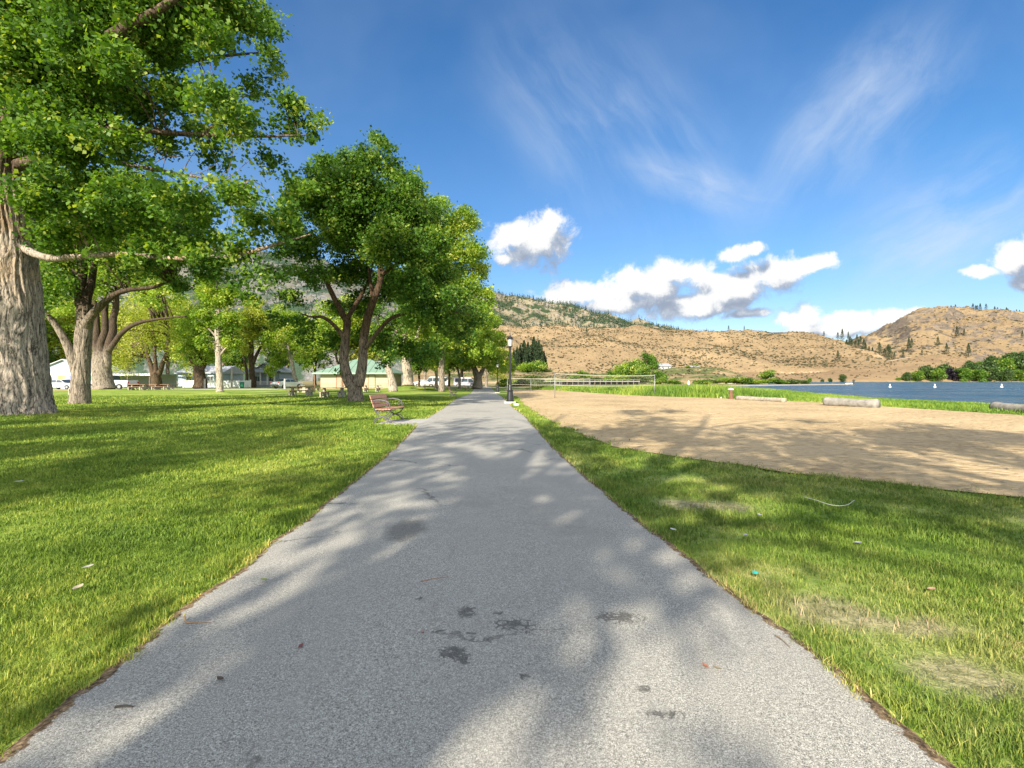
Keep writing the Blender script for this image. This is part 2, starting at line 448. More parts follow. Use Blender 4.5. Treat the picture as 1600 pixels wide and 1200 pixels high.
    mC = mat_hill('rocky_grass_hill', *tan, rock=(.165,.135,.105), rockiness=.075)
    mD = mat_hill('forested_hill', (.19,.16,.10), (.33,.28,.19), rock=(.26,.235,.20), rockiness=.12, green=(.045,.070,.032))
    mE = mat_hill('far_mountain', (.13,.125,.10), (.20,.19,.155), rock=(.175,.175,.175), rockiness=.10, green=(.045,.075,.05))
    hA = hill('hill', mA, [(640,512),(720,508),(780,510),(850,511),(950,513.5),(1050,515.5),(1150,518),(1220,519.5),(1260,523),(1300,530),(1340,542),(1380,557),(1415,571),(1450,585)],
         [(640,592),(780,590),(860,588),(1000,587),(1100,586),(1200,583),(1300,579),(1380,577),(1450,590)], 900, 560, 12, 1.0, nu=300, nt=50, shape=.82)
    hC = hill('hill', mC, [(1270,556),(1300,548),(1330,535),(1350,530),(1372,521),(1390,512),(1405,502),(1420,492),(1440,486.5),(1480,482.5),(1515,484),(1550,489),(1580,493),(1610,494),(1680,505),(1800,520),(1950,540)],
         [(1270,586),(1400,576),(1500,570),(1600,570),(1950,575)], 1150, 700, 24, 2.0, nu=300, nt=54, shape=.78)
    hD = hill('hill', mD, [(520,430),(620,440),(700,450),(780,462),(830,467),(880,477),(930,489),(980,502),(1020,512),(1060,520),(1120,528)],
         [(520,560),(1120,545)], 1700, 1100, 22, 3.0, nu=200, nt=36)
    hE = hill('mountain', mE, [(-500,420),(-300,395),(-100,375),(60,380),(200,384),(330,392),(420,398),(500,410),(580,430),(680,452),(760,480)],
         [(-500,560),(200,552),(420,520),(520,520),(760,560)], 1500, 800, 38, 4.0, nu=240, nt=40, fs=.006)
    hF = hill('terrace', mat_hill('terrace_slope', (.22,.16,.085), (.38,.28,.15), rock=(.40,.33,.27), rockiness=.12, green=(.12,.14,.05), sc=3),
         [(640,582),(760,574),(840,580),(900,583),(1000,580),(1040,576),(1090,574),(1120,575),(1145,583),(1170,592),(1200,597)],
         [(640,600),(840,598),(1000,599),(1100,598),(1200,599.5)], 330, 215, 2.2, 5.0, nu=220, nt=24, fs=.04)
    hG = hill('slope', mat_hill('lower_slope', (.20,.135,.075), (.33,.235,.13), rock=(.36,.27,.18), rockiness=.25, sc=2),
         [(1080,584),(1140,580),(1200,578),(1290,577),(1360,569),(1400,563),(1440,556),(1470,555),(1500,560),(1540,568),(1570,574),(1620,584),(1700,590)],
         [(1080,597),(1140,597),(1400,596.5),(1700,596)], 620, 465, 2.5, 6.0, nu=240, nt=24, fs=.02)
    # road cut across the foot of the dry hill: a bench of pale gravel lying on the lower slope
    rd = spline([(1090,580.5),(1140,578.5),(1200,577),(1290,574.5),(1340,571.5),(1385,566.5),(1420,562)], 6)
    X = []; Y = []; Z = []
    for q in rd:
        x, y, z = W(q[0], q[1], 632)
        zz = CAMH-(prof([(1080,584),(1140,580),(1200,578),(1290,577),(1360,569),(1400,563),(1440,556)], q[0])-HOR)/F*620
        z = max(z, zz+1.7)
        X += [x, x*.998, x*1.01, x*1.02]; Y += [y-9, y-8, y+3, y+14]; Z += [z-3.4, z-1.3, z, z+.4]
    v, f = sheet_grid(np.array(X).reshape(-1, 4), np.array(Y).reshape(-1, 4), np.array(Z).reshape(-1, 4))
    o = link('gravel_road', mesh_np('gravel_road', v, f, 4), simple('hill_road', (.36,.285,.19), .95, scale=.2), smooth=True); tag(o, kind='structure')
    return hA, hC, hD, hE, hF, hG

# ------------------------------------------------------------------ sky, sun, camera
SUN_AZ, SUN_EL = 20.0, 29.0      # shadows fall this many degrees right of straight ahead
def build_sky():
    w = bpy.data.worlds.new('World'); SC.world = w
    m = NT(w, world=True); m.n.clear()
    out = m.node('ShaderNodeOutputWorld'); bg = m.node('ShaderNodeBackground')
    m.l.new(bg.outputs[0], out.inputs[0]); bg.inputs[1].default_value = .13
    sky = m.node('ShaderNodeTexSky', sky_type='NISHITA'); sky.sun_disc = False
    sky.sun_elevation = R(SUN_EL); sky.sun_rotation = R(180+SUN_AZ); sky.air_density = 1.0; sky.dust_density = .4; sky.ozone_density = 2.2
    hs = m.node('ShaderNodeHueSaturation'); m.set(hs.inputs['Color'], sky.outputs[0]); hs.inputs['Saturation'].default_value = 1.15; hs.inputs['Value'].default_value = .92
    base = hs.outputs[0]
    d = m.node('ShaderNodeTexCoord').outputs['Generated']
    s = m.node('ShaderNodeSeparateXYZ'); m.set(s.inputs[0], d)
    yy = m.math('MAXIMUM', s.outputs[1], .02)
    u = m.math('DIVIDE', s.outputs[0], yy); v = m.math('DIVIDE', s.outputs[2], yy)
    cb = m.node('ShaderNodeCombineXYZ'); m.set(cb.inputs[0], u); m.set(cb.inputs[1], v); uv = cb.outputs[0]
    front = m.step(s.outputs[1], .05, .3)
    base = m.mix(1.0, base, m.ramp(v, [(0, (.56,.53,.60)), (.10, (.55,.56,.66)), (.22, (.51,.60,.69)), (.5, (.45,.64,.75)), (1, (.39,.60,.74))]), 'MULTIPLY')
    # cumulus: (centre, half widths, tilt) of each cloud as directions in the sky
    blobs = [(833,380,62,44,.15),(800,372,42,26,0),(858,352,34,26,.3),(790,405,20,10,0),
             (905,462,78,24,.1),(1010,448,100,38,.14),(1060,428,76,26,.2),(1150,440,120,30,.2),(1245,420,72,15,.24),(1120,464,130,24,.14),(1000,474,90,16,.05),(1075,482,100,20,.05),(950,478,70,14,0),(1170,490,50,9,.1),
             (1148,397,34,15,.25),(1180,388,20,12,.3),
             (1262,492,26,26,0),(1330,500,56,20,.15),(1395,498,56,20,.1),(1300,515,70,12,0),(1240,498,34,14,0),(1425,487,22,8,.2),
             (1590,405,44,26,.35),(1530,424,36,11,0),(1600,445,30,16,0),(1640,400,50,40,0)             ]
    def field(uvv):
        acc = None
        for (px, py, a, b, rot) in blobs:
            q = m.mapping(m.vmath('SUBTRACT', uvv, ((px-800)/F, (HOR-py)/F, 0)), rot=(0,0,-rot), scale=(1,1,1))
            q = m.vmath('MULTIPLY', q, (F/a, F/b, 0))
            f = m.math('SUBTRACT', 1, m.vmath('LENGTH', q))
            acc = f if acc is None else m.math('SMOOTH_MAX', acc, f, .25)
        n = m.noise(uvv, 15, 8, .64, .3)
        n2 = m.noise(uvv, 4.0, 2, .5)
        return m.math('ADD', acc, m.math('MULTIPLY_ADD', n, 2.5, m.math('MULTIPLY', n2, .6)))
    f0 = field(uv); f1 = field(m.vmath('ADD', uv, (-.018, .040, 0)))
    dens = m.step(f0, 1.40, 2.05)
    lit = m.step(m.math('SUBTRACT', f0, f1), -.60, .85)
    thick = m.step(f0, 1.7, 2.4)
    cc = m.ramp(lit, [(0, (1.35,1.6,2.05)), (.30, (2.1,2.35,2.75)), (.52, (3.4,3.5,3.6)), (.8, (4.2,4.15,4.05)), (1, (4.6,4.5,4.3))])
    cc = m.mix(m.math('MULTIPLY', thick, .12), cc, (1.9,2.1,2.5))
    # cirrus
    def wisps(rot, sc, seed):
        q = m.vmath('MULTIPLY', m.mapping(uv, loc=(seed, seed*.7, 0), rot=(0,0,-rot)), (.22, 1.0, 1))
        q = m.vmath('ADD', q, m.vmath('SCALE', m.noise(uv, 2.2, 3, .6, col=True), scale=.16))
        return m.noise(q, sc, 7, .62)
    def patch(px, py, a, b, rot):
        q = m.mapping(m.vmath('SUBTRACT', uv, ((px-800)/F, (HOR-py)/F, 0)), rot=(0,0,-rot))
        return m.step(m.vmath('LENGTH', m.vmath('MULTIPLY', q, (F/a, F/b, 0))), 1, .1)
    ci = m.math('MULTIPLY', m.step(wisps(-1.02, 5, 1), .34, .80), patch(970,220,330,170,-.75))
    ci = m.math('ADD', ci, m.math('MULTIPLY', m.step(wisps(.92, 5.5, 3), .34, .80), patch(1340,190,300,150,.75)))
    ci = m.math('ADD', ci, m.math('MULTIPLY', m.step(wisps(.51, 6, 5), .32, .75), patch(1510,340,330,130,.45)))
    ci = m.math('ADD', ci, m.math('MULTIPLY', m.step(wisps(-.3, 6, 8), .38, .8), patch(1100,290,180,50,-.3)))
    veil = m.math('MULTIPLY', m.step(m.noise(uv, 1.6, 4, .55), .35, .8), .22)
    ci = m.math('MULTIPLY', m.math('ADD', ci, veil), .68, clamp=True)
    ci = m.math('MULTIPLY', ci, front)
    c = m.mix(ci, base, (2.8,3.2,3.8))
    hz = m.math('MULTIPLY', m.step(v, .14, -.02), .0)
    c = m.mix(hz, c, (5.6,6.6,7.4))
    c = m.mix(m.math('MULTIPLY', dens, front), c, cc)
    # unseen broken white cloud added behind the viewpoint as neutral fill light
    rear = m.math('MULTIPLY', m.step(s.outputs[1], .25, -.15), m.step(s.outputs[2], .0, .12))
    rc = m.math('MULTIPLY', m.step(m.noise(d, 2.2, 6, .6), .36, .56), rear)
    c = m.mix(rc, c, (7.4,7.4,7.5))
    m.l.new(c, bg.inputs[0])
    sun = bpy.data.lights.new('sun', 'SUN'); sun.energy = 5.0; sun.angle = R(.53); sun.color = (1, .90, .74)
    o = bpy.data.objects.new('sun', sun); COL.objects.link(o)
    a, e = R(SUN_AZ), R(SUN_EL)
    dr = Vector((math.sin(a)*math.cos(e), math.cos(a)*math.cos(e), -math.sin(e)))
    o.rotation_euler = dr.to_track_quat('-Z', 'Y').to_euler()
    cam = bpy.data.cameras.new('camera'); cam.sensor_width = 36; cam.lens = F/1600*36; cam.clip_start = .05; cam.clip_end = 12000
    cam.shift_y = -(600-HOR)/1600
    co = bpy.data.objects.new('camera', cam); COL.objects.link(co); co.location = (0, 0, CAMH); co.rotation_euler = (R(90), 0, 0)
    SC.camera = co
    SC.view_settings.view_transform = 'Standard'; SC.view_settings.look = 'None'; SC.view_settings.exposure = 1.0; SC.view_settings.gamma = 1
    SC.render.resolution_x = 1024; SC.render.resolution_y = 768
    cy = SC.cycles if hasattr(SC, 'cycles') else None
    try:
        SC.render.engine = 'CYCLES'; SC.cycles.max_bounces = 6; SC.cycles.transparent_max_bounces = 4; SC.cycles.use_denoising = True
        SC.cycles.diffuse_bounces = 3; SC.cycles.glossy_bounces = 2; SC.cycles.transmission_bounces = 3
    except Exception: pass
# ------------------------------------------------------------------ trees
def mat_bark(name, c, furrow=1.0, orange=None, top=None):
    m = NT(name); p = m.obj()
    q = m.vmath('ADD', p, m.vmath('SCALE', m.noise(p, 1.8, 3, .6, col=True), scale=.16))
    r = m.noise(m.mapping(q, scale=(1,1,.13)), 9*furrow, 5, .62)
    r2 = m.noise(m.mapping(q, scale=(1,1,.3)), 26*furrow, 3, .7)
    e = m.node('ShaderNodeTexVoronoi', feature='DISTANCE_TO_EDGE'); m.set(e.inputs['Vector'], m.mapping(m.vmath('ADD', p, m.vmath('SCALE', m.noise(p, 3.0, 4, .65, col=True), scale=.22)), scale=(1,1,.08))); e.inputs['Scale'].default_value = 9*furrow
    f = m.math('ADD', m.math('MULTIPLY', r, .40), m.math('MULTIPLY', r2, .25)); f = m.math('MULTIPLY_ADD', m.step(e.outputs[0], 0, .25), .11, m.math('ADD', f, .115))
    lo = tuple(x*.2 for x in c)
    col = m.ramp(f, [(.40, lo), (.49, c), (.60, tuple(min(.8, x*1.5) for x in c))])
    if orange:
        s = m.node('ShaderNodeSeparateXYZ'); m.set(s.inputs[0], p)
        k = m.math('MULTIPLY', m.step(m.noise(p, .7, 4, .6), .38, .62), m.step(s.outputs[2], orange[1], orange[2]))
        col = m.mix(m.math('MULTIPLY', k, .65), col, m.ramp(f, [(.36, (.06,.03,.012)), (.5, orange[0]), (.65, (.55,.33,.13))]))
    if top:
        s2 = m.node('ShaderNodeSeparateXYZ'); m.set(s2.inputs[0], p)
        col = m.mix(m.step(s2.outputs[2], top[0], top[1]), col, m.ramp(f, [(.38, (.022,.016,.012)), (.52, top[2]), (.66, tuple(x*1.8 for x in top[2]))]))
    m.base(col, .92, spec=.15); m.bump(f, 1.0, .09/furrow)
    return m.m

def mat_leaf(name, stops, trans=.42):
    m = NT(name)
    a = m.node('ShaderNodeAttribute', attribute_name='v').outputs['Fac']
    c = m.ramp(a, stops)
    m.base(c, .5, spec=.32)
    tr = m.node('ShaderNodeBsdfTranslucent')
    tc = m.node('ShaderNodeMix', data_type='RGBA', blend_type='MULTIPLY'); m.set(tc.inputs[0], 1.0); m.set(tc.inputs[6], c); m.set(tc.inputs[7], (1.5,1.45,.45,1))
    m.set(tr.inputs[0], tc.outputs[2])
    mx = m.node('ShaderNodeMixShader'); mx.inputs[0].default_value = trans
    m.l.new(m.b.outputs[0], mx.inputs[1]); m.l.new(tr.outputs[0], mx.inputs[2]); m.l.new(mx.outputs[0], m.out.inputs[0])
    return m.m

def leaves(centres, size, rng, attr_c, droop=.25, up=.35, aspect=.85):
    n = len(centres)
    nv = rng.normal(size=(n,3)); nv[:,2] = np.abs(nv[:,2])*.8+up; nv /= np.linalg.norm(nv, axis=1)[:,None]
    t = rng.normal(size=(n,3)); t[:,2] -= droop*2
    t -= nv*(t*nv).sum(1)[:,None]; t /= np.linalg.norm(t, axis=1)[:,None]
    b = np.cross(nv, t)
    L = size*rng.uniform(.5, 1.45, (n,1)); Wd = L*aspect
    v = np.stack([centres-t*L*.5, centres+b*Wd*.5-t*L*.08, centres+t*L*.55, centres-b*Wd*.5-t*L*.08], 1).reshape(-1,3)
    f = np.arange(4*n).reshape(-1,4)
    return v, f, np.clip(attr_c+rng.normal(0, .12, n), 0, 1)

def make_crown(lobes, n, size, seed, clump=.36, flat=.75, droop=.25, hang=0, aspect=.85, hollow=.45, per=60):
    """lobes: (x,y,z,r[,rz]); leaves gathered in clumps through the volume of each lobe"""
    rng = np.random.default_rng(seed)
    lob = np.array([(l[0], l[1], l[2], l[3], l[4] if len(l) > 4 else l[3]*.85) for l in lobes])
    w = lob[:,3]**2.3; w /= w.sum()
    nc = max(20, int(n/per))
    idx = rng.choice(len(lob), nc, p=w)
    d = rng.normal(size=(nc,3)); d /= np.linalg.norm(d, axis=1)[:,None]
    rad = (hollow+(1-hollow)*rng.random(nc)**.6)[:,None]
    cc = lob[idx,:3]+d*rad*np.stack([lob[idx,3], lob[idx,3], lob[idx,4]], 1)
    cs = lob[idx,3]*clump*rng.uniform(.5, 1.3, nc)
    cs = np.clip(cs, size*2.0, None)
    cv = np.clip(.47+rng.normal(0, .22, nc), .05, .95)
    wt = cs**1.6; wt /= wt.sum()
    k = rng.choice(nc, n, p=wt)
    off = np.clip(rng.normal(0, .62, size=(n,3)), -1.7, 1.7)
    P = cc[k]+off*cs[k][:,None]*np.array([1,1,flat])
    if hang: P[:,2] -= hang*rng.random(n)**1.5*cs[k]*2
    v, f, a = leaves(P, size, rng, cv[k], droop, aspect=aspect)
    return mesh_np('crown', v, f, 4, a), cc, cs

def wood_tube(mb, pts, n=10, k=5, wob=.04):
    """pts: (x,y,z,r); smooth, knobbly tapering limb"""
    sp = spline(pts, k)
    P = []; Rr = []
    for i, q in enumerate(sp):
        r = max(.008, q[3])
        o = mn.noise_vector(Vector(q[:3])*.5)*r*.5
        P.append((q[0]+o.x, q[1]+o.y, q[2]+o.z*.3)); Rr.append(r)
    n0 = len(mb.v); mb.tube(P, Rr, n)
    c = 0
    for i in range(len(P)):
        for j in range(n):
            v = Vector(mb.v[n0+i*n+j]); ctr = Vector(P[i]); d = v-ctr
            s = 1+wob*2*mn.noise(v*2.2)+wob*mn.noise(v*7)
            mb.v[n0+i*n+j] = tuple(ctr+d*s)
    return P, Rr

def big_trunk(mb, pts, n=120, k=40, flare=None, ridge=.05, fr=9):
    """thick trunk with deep bark furrows and root flare in the mesh itself"""
    sp = spline(pts, k); base = Vector(sp[0][:3]); n0 = len(mb.v)
    P = [q[:3] for q in sp]; Rr = [q[3] for q in sp]
    mb.tube(P, Rr, n)
    for i in range(len(P)):
        ctr = Vector(P[i]); h = P[i][2]-P[0][2]
        for j in range(n):
            v = Vector(mb.v[n0+i*n+j]); d = v-ctr; a = math.atan2(d.y, d.x)
            warp = .35*mn.noise(Vector((math.cos(a)*1.5, math.sin(a)*1.5, h*.55)))
            q = Vector((math.cos(a+warp)*fr*.55, math.sin(a+warp)*fr*.55, h*.5))
            rg = 1-2.2*abs(mn.noise(q)); rg2 = 1-2*abs(mn.noise(Vector((q.x*2.3, q.y*2.3, h*1.3+7))))
            s = 1+ridge*(rg*.9+rg2*.45)
            s += .06*mn.noise(Vector((math.cos(a)*1.3, math.sin(a)*1.3, h*.35+3)))
            if flare:
                fl = math.exp(-h/flare[1]); lobe = .55+.65*max(0, math.sin(a*5+1.3+mn.noise(Vector((a, 0, 0)))))*abs(mn.noise(Vector((math.cos(a)*2, math.sin(a)*2, 9)))+.6)
                s += flare[0]*fl*lobe
            mb.v[n0+i*n+j] = tuple(ctr+d*s)

def twigs(mb, limbpts, cc, cs, rng, frac=.5, r0=.03, maxn=200):
    L = np.array([p[:3] for p in limbpts]); LR = np.array([p[3] for p in limbpts])
    sel = [i for i in range(len(cc)) if rng.random() < frac][:maxn]
    for i in sel:
        d = np.linalg.norm((L-cc[i])*np.array([1,1,1.3]), axis=1)+(L[:,2] > cc[i][2])*1.5
        j = int(np.argmin(d)); a = L[j]; b = cc[i]; l = np.linalg.norm(b-a)
        if l < .3: continue
        m1 = a+(b-a)*.45+np.array([rng.normal(0,.06*l), rng.normal(0,.06*l), .10*l]); r = min(LR[j]*.6, r0*(.5+.35*l))
        wood_tube(mb, [(*a, r), (*m1, r*.65), (*b, r*.25)], 5, 3, .03)

LEAF = {}
def setup_leaf():
    LEAF['green'] = mat_leaf('cottonwood_leaf', [(.1, (.038,.095,.014)), (.45, (.090,.19,.024)), (.7, (.175,.285,.036)), (.95, (.37,.43,.10))])
    LEAF['dark'] = mat_leaf('dark_leaf', [(.1, (.034,.088,.014)), (.45, (.078,.175,.024)), (.75, (.155,.265,.034)), (.95, (.33,.40,.09))])
    LEAF['light'] = mat_leaf('light_leaf', [(.1, (.085,.17,.015)), (.45, (.19,.30,.028)), (.75, (.31,.41,.05)), (.95, (.46,.48,.11))])
    LEAF['willow'] = mat_leaf('willow_leaf', [(.1, (.15,.20,.02)), (.45, (.29,.36,.04)), (.75, (.44,.46,.08)), (.95, (.55,.53,.16))])
    LEAF['shore'] = mat_leaf('shore_leaf', [(.1, (.020,.045,.012)), (.45, (.045,.090,.022)), (.75, (.085,.14,.035)), (.95, (.15,.19,.06))], .2)
    LEAF['purple'] = mat_leaf('purple_leaf', [(.1, (.012,.010,.018)), (.5, (.026,.020,.032)), (.95, (.05,.04,.045))], .1)
    LEAF['pine'] = mat_leaf('pine_needles', [(.1, (.012,.028,.012)), (.5, (.030,.055,.024)), (.95, (.065,.09,.035))], .1)
    LEAF['bush'] = mat_leaf('bush_leaf', [(.1, (.035,.065,.015)), (.5, (.085,.13,.03)), (.95, (.19,.22,.07))], .2)
BARK = {}
def setup_bark():
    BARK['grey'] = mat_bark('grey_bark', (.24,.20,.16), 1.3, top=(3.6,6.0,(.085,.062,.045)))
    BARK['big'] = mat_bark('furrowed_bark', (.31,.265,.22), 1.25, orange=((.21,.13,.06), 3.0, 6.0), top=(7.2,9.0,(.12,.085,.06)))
    BARK['brown'] = mat_bark('brown_bark', (.10,.072,.048), 1.2)
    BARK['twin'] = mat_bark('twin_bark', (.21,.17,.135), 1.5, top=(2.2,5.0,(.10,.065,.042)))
    BARK['pale'] = mat_bark('pale_bark', (.36,.31,.25), 1.2)

def tree_px(name, label, group, base, Y, stems, lobes, n, size, seed, bark='grey', leaf='green', depth=1.0, clump=.36, twig=.5, big=None, hang=0, tw_r=.03, hollow=.45, flat=.75, ymin=None, aspect=.85, extra=None):
    """base: picture x of the foot; stems: lists of (px, py, r, dY); lobes: (px, py, r_px[, dY])."""
    rng = np.random.default_rng(seed); rr = random.Random(seed)
    x0 = (base-800)/F*Y; z0 = gz(x0, Y); root = empty(name, (x0, Y, z0), 0, label, 'tree', group)
    def loc(px, py, dY):
        q = W(px, py, Y+dY); return (q[0]-x0, q[1]-Y, q[2]-z0)
    mb = MB(); lp = []
    for i, st in enumerate(stems):
        pts = [(*loc(a, b, d), r) for (a, b, r, d) in st]
        if i == 0 or (big and i < big.get('stems', 1)): pts[0] = (pts[0][0], pts[0][1], -.12, pts[0][3]) if i == 0 else pts[0]
        if big and i < big.get('stems', 1): big_trunk(mb, pts, big.get('n', 100), big.get('k', 30), big.get('flare') if i == 0 else None, big.get('ridge', .05), big.get('fr', 9))
        else: wood_tube(mb, pts, 12 if pts[0][3] > .1 else 7, 6)
        sp = spline(pts, 6)
        if i > 0 or len(stems) == 1: lp += [tuple(q) for q in sp]
        else: lp += [tuple(q) for q in sp[len(sp)//2:]]
    mb.build('trunk', BARK[bark], root, True)
    cx = sum(l[0] for l in lobes)/len(lobes); hw = max(abs(l[0]-cx) for l in lobes)+1
    L = []
    for l in lobes:
        r = l[2]/F*Y
        if len(l) > 3: ds = [l[3]]
        else:
            span = depth*hw/F*Y*math.sqrt(max(0, 1-((l[0]-cx)/hw*.9)**2))
            ds = [-span*rr.uniform(.2, .9), span*rr.uniform(.2, .9)]
        for d in ds:
            q = loc(l[0]+rr.uniform(-.2,.2)*l[2], l[1]+rr.uniform(-.2,.2)*l[2], d)
            L.append((*q, r))
    me, cc, cs = make_crown(L, n, size, seed, clump, flat, hang=hang, hollow=hollow, aspect=aspect)
    o = link('crown', me, LEAF[leaf], root)
    if twig:
        tb = MB(); twigs(tb, lp, cc, cs, rng, twig, tw_r)
        if extra: extra(tb, loc)
        tb.build('branches', BARK[bark], root, True)
    return root

def gen_tree(name, label, group, loc, H, rc, n, size, seed, bark='grey', leaf='green', tr=.35, forks=3, cb=.25, rz=0, clump=.34, hang=0, twig=.3, lean=0, hollow=.45, per=60):
    """freestanding broadleaf: forked trunk, crown of lobes"""
    rr = random.Random(seed); rng = np.random.default_rng(seed)
    root = empty(name, loc, rz, label, 'tree', group)
    mb = MB(); lp = []; lobes = []
    fh = H*cb*rr.uniform(.75, 1.1)
    main = [(0,0,-.12,tr*1.35),(lean*.05,.02,fh*.15,tr*1.0),(lean*.3,.05,fh*.6,tr*.85),(lean*.6,0,fh,tr*.8)]
    wood_tube(mb, main, 14, 5, .06); lp += main[3:]
    for k in range(forks):
        a = k*2*math.pi/forks+rr.uniform(-.5,.5); s = rr.uniform(.3,.75)*rc; hh = H*rr.uniform(.62,.88)
        pts = [(lean*.6,0,fh*.92,tr*.6),(lean*.6+math.cos(a)*s*.3, math.sin(a)*s*.3, fh+(hh-fh)*.35, tr*.42),(lean*.8+math.cos(a)*s*.75, math.sin(a)*s*.75, fh+(hh-fh)*.7, tr*.24),(lean+math.cos(a)*s, math.sin(a)*s, hh, tr*.08)]
        wood_tube(mb, pts, 8, 5); lp += [tuple(q) for q in spline(pts, 4)]
        for j in range(2):
            t = pts[1+j]; a2 = a+rr.uniform(-1.2,1.2); ll = rc*rr.uniform(.4,.8)
            p2 = [(t[0],t[1],t[2],t[3]*.7),(t[0]+math.cos(a2)*ll*.5, t[1]+math.sin(a2)*ll*.5, t[2]+ll*.4, t[3]*.4),(t[0]+math.cos(a2)*ll, t[1]+math.sin(a2)*ll, t[2]+ll*.55, t[3]*.12)]
            wood_tube(mb, p2, 6, 4); lp += [tuple(q) for q in spline(p2, 4)]
    for k in range(16):
        t = rr.random(); zz = H*(cb+.10+(.88-cb-.10)*t)
        w = rc*(.95-.75*abs(t-.38)**1.4*1.6); a = rr.uniform(0, 2*math.pi); q = w*rr.uniform(.35,.85)
        r = rc*rr.uniform(.26,.42)
        lobes.append((lean+math.cos(a)*q, math.sin(a)*q, zz, r, r*.8))
    lobes.append((lean, 0, H*.9, rc*.3)); lobes.append((lean, 0, H*.6, rc*.5))
    mb.build('trunk', BARK[bark], root, True)
    me, cc, cs = make_crown(lobes, n, size, seed, clump, .8, hang=hang, hollow=hollow, per=per)
    link('crown', me, LEAF[leaf], root)
    if twig:
        tb = MB(); twigs(tb, lp, cc, cs, rng, twig, .035, 90); tb.build('branches', BARK[bark], root, True)
    return root

def conifer(name, label, group, loc, H, n, seed, cat='tree', size=None, wid=.17):
    rng = np.random.default_rng(seed)
    root = empty(name, loc, rng.uniform(0,6), label, cat, group)
    mb = MB(); mb.tube([(0,0,-.5),(0,0,H*.5),(0,0,H*.97)], [H*.018, H*.012, H*.003], 6); mb.build('trunk', BARK['brown'], root)
    t = rng.random(n)**.75; a = rng.uniform(0, 2*np.pi, n); tier = .75+.25*np.sin(t*38+np.sin(a*3)*1.5)
    r = H*wid*1.2*(1-t)**.75*tier*(.35+.65*rng.random(n)**.5)*(1+.25*np.sin(a*2+seed))
    P = np.stack([np.cos(a)*r, np.sin(a)*r, H*(.10+.88*t)-r*.35], 1)
    v, f, at = leaves(P, size or H*.055, rng, .35+.3*t, droop=.4, aspect=.5)
    link('crown', mesh_np('crown', v, f, 4, at), LEAF['pine'], root)
    return root

def bush(name, label, group, loc, w, h, n, seed, leaf='bush', size=None):
    rng = np.random.default_rng(seed); rr = random.Random(seed)
    root = empty(name, loc, rr.uniform(0,6), label, 'bush', group)
    lob = [(rr.uniform(-.6,.6)*w*.5, rr.uniform(-.6,.6)*w*.5, h*rr.uniform(.3,.65), w*.28, h*.33) for _ in range(7)]
    me, cc, cs = make_crown(lob, n, size or w*.07, seed, .5, .8); link('crown', me, LEAF[leaf], root)
    mb = MB()
    for k in range(5):
        a = k*1.25; mb.tube([(0,0,-.1),(math.cos(a)*w*.12, math.sin(a)*w*.12, h*.3),(math.cos(a)*w*.25, math.sin(a)*w*.25, h*.6)], [w*.02,w*.014,w*.005], 5)
    mb.build('stem', BARK['brown'], root)
    return root

